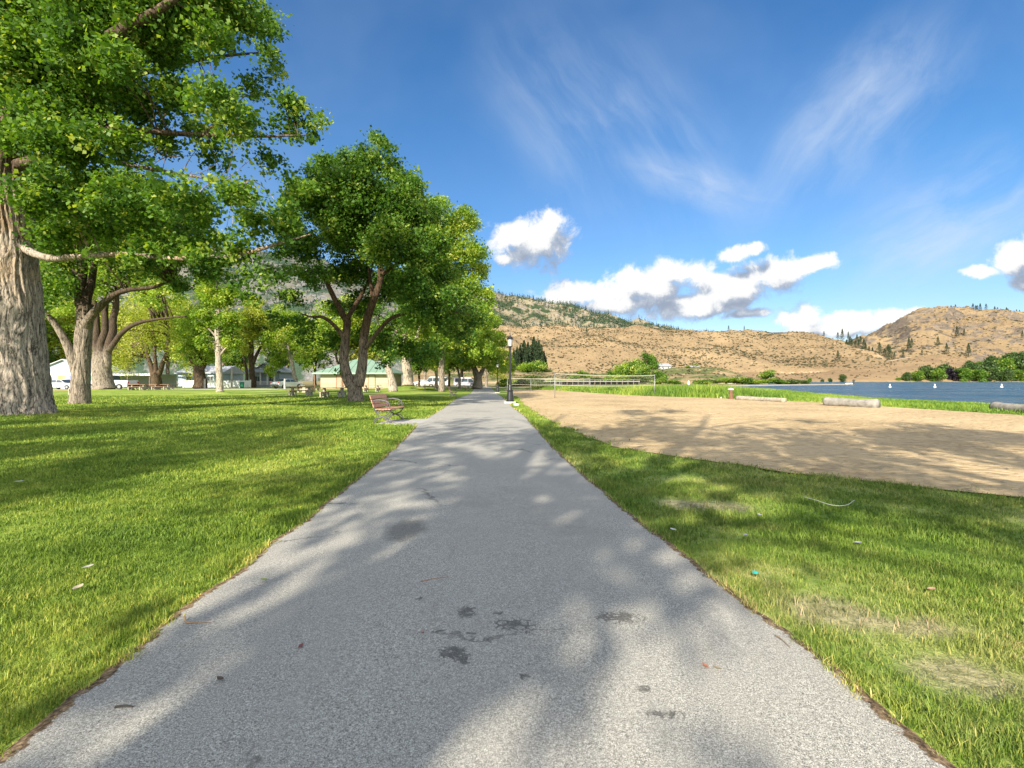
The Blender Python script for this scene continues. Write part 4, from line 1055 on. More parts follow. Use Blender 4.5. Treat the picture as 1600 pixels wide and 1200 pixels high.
def hip_building():
    x0, x1, y0, y1, h = -30.9, -19.9, 78, 87, 2.75
    root = empty('park_building', (x0, y0, -.0), 0, 'cream park building with a pale green hipped roof behind the twin-trunked tree', 'building')
    cream = s_('cream_wall', (.44,.375,.27), .85, var=.08, scale=2); green = s_('green_roof', (.17,.265,.20), .75, var=.12, scale=1.5); trim = s_('roof_trim', (.30,.40,.33), .6)
    w, d = x1-x0, y1-y0
    MB().box(0,w,0,d,-.2,h).build('wall', cream, root)
    MB().box(-.02,w+.02,-.02,d+.02,-.2,.95).build('lower_wall', s_('lower_wall', (.40,.30,.22), .85, var=.1, scale=2), root)
    o = .95; ez = 2.52; rz = 4.9; ii = 4.2
    r = MB().add([(-o,-o,ez),(w+o,-o,ez),(w+o,d+o,ez),(-o,d+o,ez),(ii,d/2,rz),(w-ii,d/2,rz),(-o,-o,ez-.06),(w+o,-o,ez-.06),(w+o,d+o,ez-.06),(-o,d+o,ez-.06)],
        [(0,1,5,4),(1,2,5),(2,3,4,5),(3,0,4),(0,6,7,1),(1,7,8,2),(2,8,9,3),(3,9,6,0),(6,9,8,7)])
    roof = r.build('roof', green, root)
    f = MB().box(-o-.02,w+o+.02,-o-.05,-o,ez-.20,ez+.02); f.box(w+o,w+o+.05,-o-.05,d+o,ez-.20,ez+.02); f.box(-o-.05,-o,-o-.05,d+o,ez-.20,ez+.02); f.build('fascia', trim, roof)
    sm = MB()
    for k in range(12):
        x = -o+k*(w+2*o)/12+.4; t = min(1, (x+o)/(ii+o), (w+o-x)/(ii+o))
        sm.add([(x-.03,-o,ez+.005),(x+.03,-o,ez+.005),(x+.03,-o+(d/2+o)*t,ez+(rz-ez)*t+.03),(x-.03,-o+(d/2+o)*t,ez+(rz-ez)*t+.03),(x,-o,ez+.07),(x,-o+(d/2+o)*t,ez+(rz-ez)*t+.08)],[(0,4,5,3),(4,1,2,5),(0,1,4)])
    sm.build('seam', green, roof)
    def door(xa, xb, col, nm, slats=0):
        dd = MB().box(xa,xb,-.05,-.0,0.02,2.12).build('door', s_(nm, col, .6, var=.15, scale=3), root)
        fr = MB().box(xa-.10,xa-.003,-.09,0,.02,2.25); fr.box(xb+.003,xb+.10,-.09,0,.02,2.25); fr.box(xa,xb,-.09,0,2.13,2.25); fr.build('frame', s_('door_frame', (.25,.13,.07), .6), dd)
        if slats:
            q = MB()
            for k in range(slats): q.box(xa+.03,xb-.03,-.075,-.052,.15+k*.28,.18+k*.28)
            q.build('panel_line', s_('panel_line', (.35,.30,.2), .7), dd)
        MB().box(xb-.18,xb-.12,-.10,-.052,.95,1.1).build('handle', s_('handle', (.3,.3,.3), .3, .8), dd)
    door(2.62, 3.45, (.50,.26,.19), 'brick_door'); door(7.75, 8.75, (.44,.40,.26), 'cream_door', 7); door(3.5, 3.58, (.3,.16,.1), 'door_edge')
    for xx in (-.7, w+.7):
        MB().box(xx-.06,xx+.06,-.78,-.66,-.1,ez-.07).build('post', s_('post_brown', (.22,.13,.08), .7), root)
    wl = MB().box(5.0,6.4,-.04,0,1.5,2.1).build('window', s_('far_glass', (.07,.09,.10), .2), root)
    MB().box(4.93,6.47,-.06,0,2.103,2.18).build('frame', s_('door_frame', (.25,.13,.07), .6), wl)

def house(name, label, loc, rz, w, d, h, rh, wall, roof, porch=False, wins=3, gable_front=False):
    root = empty(name, loc, rz, label, 'house')
    wm = s_('w_'+str(wall), wall, .8, var=.08, scale=1); rm = s_('r_'+str(roof), roof, .8, var=.15, scale=2); wh = s_('white_trim', (.72,.72,.70), .6, var=.05)
    MB().box(-w/2,w/2,0,d,-.3,h).build('wall', wm, root)
    o = .5
    if gable_front:
        r = MB().add([(-w/2-o,-o,h-.2),(0,-o,h+rh),(w/2+o,-o,h-.2),(-w/2-o,d+o,h-.2),(0,d+o,h+rh),(w/2+o,d+o,h-.2),(-w/2-o,-o,h-.35),(w/2+o,-o,h-.35),(0,-o,h+rh-.17),(-w/2-o,d+o,h-.35),(0,d+o,h+rh-.17),(w/2+o,d+o,h-.35)],
            [(0,1,4,3),(1,2,5,4),(0,6,8,1),(1,8,7,2),(6,9,10,8),(8,10,11,7),(3,4,10,9),(4,5,11,10),(0,3,9,6),(2,7,11,5)])
        MB().add([(-w/2,.01,h),(w/2,.01,h),(0,.01,h+rh-.3),(-w/2,.2,h),(w/2,.2,h),(0,.2,h+rh-.3)],[(0,1,2),(3,5,4),(0,2,5,3),(1,4,5,2)]).build('gable', wm, root)
    else:
        r = MB().add([(-w/2-o,-o,h-.1),(w/2+o,-o,h-.1),(w/2+o,d/2,h+rh),(-w/2-o,d/2,h+rh),(w/2+o,d+o,h-.1),(-w/2-o,d+o,h-.1),(-w/2-o,-o,h-.25),(w/2+o,-o,h-.25),(w/2+o,d+o,h-.25),(-w/2-o,d+o,h-.25)],
            [(0,1,2,3),(3,2,4,5),(0,6,7,1),(6,9,8,7),(4,8,9,5),(0,3,5,9,6),(1,7,8,4,2)])
    rf = r.build('roof', rm, root)
    MB().box(w*.2,w*.2+.6,d*.5,d*.5+.6,h+rh*.5,h+rh+.7).build('chimney', s_('chimney', (.35,.25,.2), .9), rf)
    for k in range(wins):
        x = -w/2+(k+.5)*w/wins
        q = MB().box(x-.55,x+.55,-.04,0,1.0,2.1).build('window', s_('far_glass', (.07,.09,.10), .2), root)
        f = MB().box(x-.63,x-.553,-.07,0,.92,2.18); f.box(x+.553,x+.63,-.07,0,.92,2.18); f.box(x-.55,x+.55,-.07,0,2.103,2.18); f.box(x-.55,x+.55,-.09,0,.92,.997); f.box(x-.02,x+.02,-.06,-.041,1.0,2.1); f.build('frame', wh, q)
    if porch:
        p = MB().box(-w/2,w/2,-2.4,-.01,-.2,.45).build('porch_deck', s_('porch_deck', (.25,.28,.33), .8), root)
        for k in range(5):
            x = -w/2+.1+k*(w-.2)/4; MB().box(x-.09,x+.09,-2.35,-2.17,.45,h-.36).build('column', wh, root)
        rl = MB().box(-w/2,w/2,-2.30,-2.22,1.05,1.13)
        for k in range(30): rl.box(-w/2+k*w/30, -w/2+k*w/30+.05, -2.28,-2.24,.45,1.05)
        rl.build('railing', wh, root)
        MB().add([(-w/2-.4,-2.8,h-.3),(w/2+.4,-2.8,h-.3),(w/2+.4,-.4,h+.35),(-w/2-.4,-.4,h+.35),(-w/2-.4,-2.8,h-.42),(w/2+.4,-2.8,h-.42),(w/2+.4,-.4,h+.2),(-w/2-.4,-.4,h+.2)],[(0,1,2,3),(4,7,6,5),(0,4,5,1),(0,3,7,4),(1,5,6,2)]).build('porch_roof', rm, root)
    return root

def net(label, a, b, h=2.15, sag=.10):
    """two steel posts and a net hung between; only a thin mesh under the tape"""
    x, y, z = a; root = empty('volleyball_net', a, 0, label, 'volleyball net', 'volleyball nets on the beach')
    d = Vector((b[0]-a[0], b[1]-a[1], b[2]-a[2])); st = s_('net_post', (.28,.29,.28), .4, .5)
    for t in (0, 1):
        p = d*t; m = MB(); m.tube([(p.x,p.y,p.z-.3),(p.x,p.y,p.z+h)], .030, 10)
        o = m.build('post', st, root, True)
        MB().lathe([(.05,0),(.055,.03),(.045,.06),(.01,.07)], 10, (p.x,p.y,p.z+h-.02)).build('post_cap', s_('post_cap', (.1,.1,.1), .5), o)
    tp = MB(); lo = MB(); n = 24
    for k in range(n):
        t0, t1 = k/n, (k+1)/n
        for (mb, zz, hh, th) in ((tp, h-.06, .036, .010), (lo, h-.92, .016, .006)):
            z0 = zz-sag*4*t0*(1-t0); z1 = zz-sag*4*t1*(1-t1); P = d*t0; Q = d*t1; nx = Vector((-d.y, d.x, 0)).normalized()*th
            mb.add([(P.x-nx.x,P.y-nx.y,P.z+z0-hh),(P.x+nx.x,P.y+nx.y,P.z+z0-hh),(Q.x+nx.x,Q.y+nx.y,Q.z+z1-hh),(Q.x-nx.x,Q.y-nx.y,Q.z+z1-hh),
                    (P.x-nx.x,P.y-nx.y,P.z+z0+hh),(P.x+nx.x,P.y+nx.y,P.z+z0+hh),(Q.x+nx.x,Q.y+nx.y,Q.z+z1+hh),(Q.x-nx.x,Q.y-nx.y,Q.z+z1+hh)],
                   [(0,3,2,1),(4,5,6,7),(0,1,5,4),(2,3,7,6),(1,2,6,5),(3,0,4,7)])
    tp.build('top_tape', s_('net_tape', (.34,.33,.25), .7), root); lo.build('bottom_tape', s_('net_tape2', (.42,.40,.33), .7), root)
    ms = MB()
    for k in range(1, 60):
        t = k/60; P = d*t; s = sag*4*t*(1-t); ms.tube([(P.x,P.y,P.z+h-.12-s),(P.x,P.y,P.z+h-.9-s)], .0022, 3, False)
    for j in range(1, 6):
        ms.tube([(d.x*t/12, d.y*t/12, d.z*t/12+h-.12-.13*j-sag*4*(t/12)*(1-t/12)) for t in range(13)], .0022, 3, False)
    ms.build('net_mesh', s_('net_cord', (.25,.25,.24), .8), root)

def log_(name, label, a, b, r, tint=(.45,.40,.33)):
    root = empty(name, a, 0, label, 'log', 'driftwood logs along the edge of the sand')
    d = Vector(b)-Vector(a); m = MB()
    pts = [(d.x*t, d.y*t, r*.8+d.z*t, r*(1+.08*math.sin(t*5+r*9))) for t in (0,.2,.4,.6,.8,1)]
    sp = spline(pts, 4); wood_tube(m, pts, 20, 5, .05); 
    m.build('wood', simple('log_wood'+str(r), tint, .9, var=.5, scale=5, bump=.02), root, True)
    for t, s in ((0,-1),(1,1)):
        u = d.normalized(); P = d*t+Vector((0,0,r*.8))+u*s*.004
        e = MB(); nx = Vector((-u.y,u.x,0)); q = pts[0][3] if t == 0 else pts[-1][3]
        e.add([tuple(P)]+[tuple(P+nx*math.cos(k*.3142)*q*.97+Vector((0,0,math.sin(k*.3142)*q*.97))) for k in range(20)], [(0,1+k,1+(k+1)%20) for k in range(20)])
        e.build('cut_end', s_('cut_end', (.50,.33,.18), .8, var=.3, scale=20), root)
    return root

def buoy(loc, label):
    root = empty('buoy', loc, 0, label, 'buoy', 'white buoys on the lake'); w = s_('buoy_white', (.78,.78,.76), .4, var=.05)
    root.scale = (.72,.72,.72); MB().lathe([(.05,-.15),(.42,-.10),(.46,.08),(.38,.22),(.20,.34),(.17,.95),(.13,1.12),(.03,1.16)], 16).build('float', w, root, True)
    MB().lathe([(.181,.62),(.185,.66),(.18,.74),(.172,.77)], 16).build('band', s_('buoy_band', (.75,.30,.05), .5), root)

def people():
    pass
def mat_blade(name, kind):
    m = NT(name); p = m.pos()
    a = m.node('ShaderNodeAttribute', attribute_name='v').outputs['Fac']
    if kind == 'lawn':
        c, f, sx = lawn_colour(m, p)
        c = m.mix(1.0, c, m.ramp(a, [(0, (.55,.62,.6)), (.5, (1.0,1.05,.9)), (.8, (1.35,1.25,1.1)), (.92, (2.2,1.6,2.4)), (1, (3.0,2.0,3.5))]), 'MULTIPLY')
    else:
        c = m.ramp(a, [(0, (.06,.13,.02)), (.5, (.17,.28,.035)), (.8, (.33,.40,.06)), (1, (.45,.42,.14))])
    m.base(c, .55, spec=.25)
    tr = m.node('ShaderNodeBsdfTranslucent'); m.set(tr.inputs[0], c)
    mx = m.node('ShaderNodeMixShader'); mx.inputs[0].default_value = .3
    m.l.new(m.b.outputs[0], mx.inputs[1]); m.l.new(tr.outputs[0], mx.inputs[2]); m.l.new(mx.outputs[0], m.out.inputs[0])
    return m.m

def blades(x, y, h, w, rng, lean=.55, v=None):
    n = len(x); z = G(x, y)-.012
    a = rng.uniform(0, 2*np.pi, n); la = rng.uniform(0, 2*np.pi, n); l = h*lean*rng.random(n)**.7
    bx, by = np.cos(a)*w*.5, np.sin(a)*w*.5; dx, dy = np.cos(la)*l, np.sin(la)*l
    hz = np.sqrt(np.maximum(h*h-l*l, (h*.3)**2))
    V = np.zeros((n, 5, 3), np.float32)
    V[:,0] = np.stack([x-bx, y-by, z], 1); V[:,1] = np.stack([x+bx, y+by, z], 1)
    mx_, my_ = x+dx*.35, y+dy*.35; mz = z+hz*.6
    V[:,2] = np.stack([mx_+bx*.8, my_+by*.8, mz], 1); V[:,3] = np.stack([mx_-bx*.8, my_-by*.8, mz], 1)
    V[:,4] = np.stack([x+dx, y+dy, z+hz], 1)
    i = np.arange(n)[:,None]*5
    F_ = np.concatenate([i+np.array([0,1,2]), i+np.array([0,2,3]), i+np.array([3,2,4])], 0)
    at = np.tile(v if v is not None else rng.random(n), 3)
    return V.reshape(-1,3), F_, at

def build_grass():
    rng = np.random.default_rng(3); VV = []; FF = []; AA = []; off = 0
    for (y0, y1, dens, h, w) in ((1.35,2.6,19000,.036,.0038),(2.6,4,14000,.038,.0046),(4,6.5,5600,.042,.0078),(6.5,10,2100,.046,.013),(10,16,900,.060,.018),(16,26,330,.065,.028),(26,42,90,.07,.045)):
        hw = 1.10*y1+.8
        n = int(dens*2*hw*(y1-y0)); x = rng.uniform(-hw, hw, n); y = rng.uniform(y0, y1, n)
        l = ix(PL, y); r = ix(PR, y); s = ix(SN, y); xo = ix(SO, y)
        e1 = np.interp(y*9, np.arange(0, 900), rng.normal(0, .018, 900)); e2 = np.interp(y*9, np.arange(0, 900), rng.normal(0, .018, 900)); e3 = np.interp(y*3, np.arange(0, 300), rng.normal(0, .11, 300))
        keep = (np.abs(x) < 1.08*y+.7) & ((x < l+.012+e1) | ((x > r-.012+e2) & (x < s+.02+e3)) | ((x > s) & (x < s+.9) & (rng.random(n) < .10*np.exp(-(x-s)/.25)*(1+np.sin(y*7)*np.sin(y*2.3+x*5)))))
        keep &= ~((x > -4.2) & (x < -2.7) & (y > 14.75) & (y < 16.5))
        # thin, worn patches on the dry verge
        cell = .45
        gxi = (np.floor(x/cell)).astype(int)
        # blades gather in tufts
        ph = np.sin(x*3.1+np.sin(y*2.3)*1.7)*np.sin(y*3.7+np.sin(x*1.9)*1.3)
        ph2 = np.sin(x*17+np.sin(y*13)*2)*np.sin(y*19+np.sin(x*11)*2)
        right = x > r-.1
        thin = np.where(right, .66+.30*ph+.2*ph2, .88+.15*ph2)
        thin = thin*np.where(np.minimum(np.abs(x-l), np.abs(x-r)) < .08, .45+.5*ph2, 1)
        for (bx, by, rx, ry) in BARE: thin = thin*(1-.85*np.exp(-(((x-bx)/rx)**2+((y-by)/ry)**2)**2))
        keep &= rng.random(n) < thin
        x, y, l, r = x[keep], y[keep], l[keep], r[keep]; ph = ph[keep]; ph2 = ph2[keep]
        hh = h*rng.uniform(.5, 1.35, len(x))*(1+.35*ph2+.25*ph)*np.where(x > r, 1.12, 1)
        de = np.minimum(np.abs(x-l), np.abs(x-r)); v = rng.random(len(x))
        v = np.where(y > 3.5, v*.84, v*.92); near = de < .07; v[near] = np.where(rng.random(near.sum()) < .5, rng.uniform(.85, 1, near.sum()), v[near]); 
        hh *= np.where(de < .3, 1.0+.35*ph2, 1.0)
        V, f, a = blades(x, y, np.maximum(hh, .02), w*rng.uniform(.7, 1.3, len(x)), rng, .75, v)
        VV.append(V); FF.append(f+off); AA.append(a); off += len(V)
    me = mesh_np('grass', np.concatenate(VV), np.concatenate(FF), 3, np.concatenate(AA))
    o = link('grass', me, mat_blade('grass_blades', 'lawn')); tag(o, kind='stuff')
    print('grass blades', len(me.polygons)//3)

def build_reeds():
    rng = np.random.default_rng(4); VV = []; FF = []; AA = []; off = 0
    mt = mat_blade('reed_blades', 'reed')
    # short shore grass
    n = 150000; y = rng.uniform(14, 86, n); xo = ix(SO, y); xs = ix(SH, y); x = xo+(xs-xo+.6)*rng.random(n)**1.15-.15
    bear = x/y
    tall = ss(.64, .40, bear)*ss(27, 33, y)
    h = (.16+.10*rng.random(n))*(1-tall)+tall*(.55+.65*rng.random(n))
    h = np.where(x-xo < .5, h*.5, h); h = np.where(y > 60, h*.7, h)
    k = rng.random(n) < np.where(y > 40, .8, 1)
    x, y, h, tall = x[k], y[k], h[k], tall[k]
    V, f, a = blades(x, y, h*rng.uniform(.6, 1.15, len(x)), .028+.012*tall+y*.0007, rng, .45, np.clip(.22+.5*rng.random(len(x))+.25*np.sin(x*.6)*np.sin(y*.4), 0, 1))
    t = tall > .5; m3 = np.tile(t, 3)
    def sub(mask, name):
        idx = np.repeat(mask, 5); V2 = V[idx]; nn = mask.sum(); i = np.arange(nn)[:,None]*5
        F2 = np.concatenate([i+np.array([0,1,2]), i+np.array([0,2,3]), i+np.array([3,2,4])], 0)
        o = link(name, mesh_np(name, V2, F2, 3, np.tile(a[:len(mask)][mask], 3)), mt); tag(o, kind='stuff')
    sub(t, 'reeds'); sub(~t, 'shore_grass')

def blob_field(name, pts, sizes, mat, seed, squash=.7, faces='blob'):
    """one object of many small rounded scrub clumps, each a handful of leaf-like faces"""
    rng = np.random.default_rng(seed); n = len(pts); P = np.array(pts); S = np.array(sizes)
    k = 14 if faces == 'blob' else 16
    C = np.repeat(P, k, 0); SS = np.repeat(S, k)
    d = rng.normal(size=(n*k, 3)); d /= np.linalg.norm(d, axis=1)[:,None]
    if faces == 'cone':
        t = rng.random(n*k); a = rng.uniform(0, 6.283, n*k); r = SS*.20*(1-t)+.02*SS
        Q = C+np.stack([np.cos(a)*r*.7, np.sin(a)*r*.7, SS*(.08+.9*t)], 1); sz = SS*.26*(1-.6*t)
    else:
        d[:,2] = np.abs(d[:,2])*squash; Q = C+d*SS[:,None]*.42; sz = SS*.48
    nv = rng.normal(size=(n*k,3)); nv[:,2] = abs(nv[:,2])+.4; nv /= np.linalg.norm(nv, axis=1)[:,None]
    t = rng.normal(size=(n*k,3)); t -= nv*(t*nv).sum(1)[:,None]; t /= np.linalg.norm(t, axis=1)[:,None]; b = np.cross(nv, t)
    L = sz[:,None]
    v = np.stack([Q-t*L*.5, Q+b*L*.42, Q+t*L*.5, Q-b*L*.42], 1).reshape(-1,3); f = np.arange(4*n*k).reshape(-1,4)
    o = link(name, mesh_np(name, v, f, 4, np.clip(np.repeat(rng.random(n), k)*.6+rng.random(n*k)*.4, 0, 1)), mat); return tag(o, kind='stuff')

def scatter_hills(H):
    hA, hC, hD, hE, hF, hG = H; r = random.Random(9)
    pts = []; sz = []
    for (h, n, t0, t1, u0, s0, s1, p) in ((hA,7000,.03,1.0,.1,1.2,2.9,.012),(hC,3200,0,1,.0,1.3,3.6,.01),(hG,500,.1,1,.0,.9,2.4,.02),(hF,700,.1,1,.1,.5,1.5,.05)):
        c = 0
        while c < n:
            q = rand_on(h, r, t0, t1, u0, 1); v = mn.noise(Vector((q[0]*p, q[1]*p, 4)))
            if r.random() < .30+1.3*max(0, v+.1):
                pts.append((q[0], q[1], q[2]+.2)); sz.append(r.uniform(s0, s1)*(1 if r.random() < .93 else 1.6)); c += 1
    sage = mat_leaf('sagebrush_leaf', [(.1, (.045,.045,.022)), (.5, (.10,.095,.050)), (.95, (.19,.17,.10))], .1)
    blob_field('sagebrush', pts, sz, sage, 3)
    # wooded slopes far behind
    pts = []; sz = []
    for (h, n, p, u0, u1, lo) in ((hD,3800,.006,0,1,10),(hE,4200,.005,.0,1,10)):
        c = 0
        while c < n:
            q = rand_on(h, r, 0, 1, u0, u1); v = mn.fractal(Vector((q[0]*p, q[1]*p, 2)), 1, 2, 3)
            if v > -.12 or r.random() < .22: pts.append(q); sz.append(r.uniform(lo, lo+7)); c += 1
    for i in range(170):   # trees along the crest
        k = r.random(); X, Y, Z = hD; j = int(k*(X.shape[1]-1)); kk = X.shape[0]-7
        pts.append((X[kk,j], Y[kk,j], Z[kk,j]-1)); sz.append(r.uniform(9, 17))
    far = mat_leaf('far_conifers', [(.1, (.028,.055,.035)), (.5, (.050,.085,.050)), (.95, (.085,.12,.06))], .05)
    blob_field('forest', pts, sz, far, 5, faces='cone')

    # single conifers: built once, copied
    gp_ = 'pines on the dry hills'
    c0 = conifer('pine_tree', 'lone dark pine low on the dry hill above the pale hill road', gp_, on_hill(hA, 1310, 566), 14, 700, 1, wid=.24)
    c1 = None
    spots = [(hA,1163,557,7,'tiny pine on the dry hill above the scree bluff'),(hA,917,524,12,'pine just under the crest of the dry hill'),(hA,909,519,8,'smaller pine next to another under the dry hill crest'),
       (hA,1138,514,10,'pine standing alone on the flat crest of the dry hill'),(hA,1163,514.5,8,'second pine on the flat crest of the dry hill'),(hA,1168,537,7,'small pine on the upper face of the dry hill'),
       (hA,1287,524,10,'small pine at the right shoulder of the dry hill'),(hA,1308,526,15,'pine where the dry hill starts to drop to the valley')]
    for (h, px, py, hh, lab) in spots:
        p = on_hill(h, px, py); place_copy(c0, (p[0], p[1], p[2]-.4), r.uniform(0,6), hh/14, lab, gp_)
    gv = 'pines in the valley between the two hills'
    v0 = conifer('pine_tree', 'dark pine in the valley line between the two hills', gv, W(1316,533,840), 22, 600, 2, wid=.22)
    X, Y, Z = hA
    for (px, Yd) in ((1322,835),(1329,830),(1335,838),(1341,820),(1346,800),(1350,826),(1357,810),(1362,780),(1369,760),(1375,745),(1381,735),(1387,725),(1325,860),(1338,870),(1332,800),(1353,770),(1391,705),(1345,850)):
        i = int(np.argmin(np.abs((X[1]/Y[1])*F+800-px))); k = int(np.argmin(np.abs(Y[1:-1,i]-Yd)))+1
        place_copy(v0, (float(X[k,i]), float(Y[k,i]), float(Z[k,i])-1), r.uniform(0,6), (.75+.5*r.random(),)*2+(.6+.6*r.random(),), 'dark pine in the valley line between the two hills', gv)
    gr = 'pines along the top of the right hill'
    for j, (px, s, dk) in enumerate(((1487,.5,1),(1493,.55,0),(1500,.35,0),(1506,.4,1),(1514,.45,0),(1520,.85,0),(1524,.75,1),(1528,.6,0),(1532,.85,1),(1541,.7,0),(1554,.7,0),(1558,.6,1),(1563,.55,0),(1572,.75,0),(1575,.6,1),(1588,.7,0),(1594,.55,1),(1612,.7,0),(1630,.8,0))):
        i = int(np.argmin(np.abs((hC[0][1]/hC[1][1])*F+800-px))); k = hC[0].shape[0]-7-dk
        place_copy(v0, (float(hC[0][k,i]), float(hC[1][k,i]), float(hC[2][k,i])-1), r.uniform(0,6), (s*1.2, s*1.2, s), 'dark pine on the skyline of the right hill', gr)
    for (px, py, hh, lab) in ((1495,528,20,'large pine on the upper slope of the right hill'),(1507,525,13,'small pine beside the large one on the right hill'),(1466,541,16,'round pine in the middle of the right hill'),
         (1421,553,24,'tall thin pine at the foot of the rocky gully'),(1424,545,16,'smaller pine in the rocky gully'),(1480,556,18,'pine at the foot of the right hill above the tan spur'),(1514,562,22,'pale green tree at the foot of the right hill by the scree fan'),
         (1480,502,7,'tiny pine high on the right hill'),(1598,530,14,'pine at the right edge of the picture on the hill'),(1397,562,12,'pine beside the pale road at the valley mouth'),(1410,560,13,'pine right of the pale road at the valley mouth'),(1441,558,10,'low pine by the spur')):
        p = on_hill(hC, px, py); place_copy(c0, (p[0], p[1], p[2]-.5), r.uniform(0,6), hh/14, lab, 'pines on the right hill')
    # conifer grove right of the lamp
    gg = 'conifers in the dark grove left of the dry hill'
    g0 = conifer('pine_tree', 'tall dark conifer of the grove right of the lamp post', gg, (0,0,0), 24, 2600, 3, wid=.17, size=1.05)
    for j, (px, s, Yd) in enumerate(((808,.72,330),(813,.80,338),(819,.95,345),(825,.86,332),(829,.78,350),(834,1.05,342),(838,.90,335),(842,.96,350),(846,.78,330),(850,.62,338),(853,.45,333),(803,.66,345),(797,.60,336),(822,.62,326),(840,.66,326),(848,.55,325))):
        x = (px-800)/F*Yd; z = CAMH-(579-HOR)/F*Yd-.8
        if j == 0: g0.location = (x, Yd, z); g0.scale = (s*1.1,s*1.1,s)
        else: place_copy(g0, (x, Yd, z), r.uniform(0,6), (s*1.1,s*1.1,s), 'tall dark conifer of the grove right of the lamp post', gg)

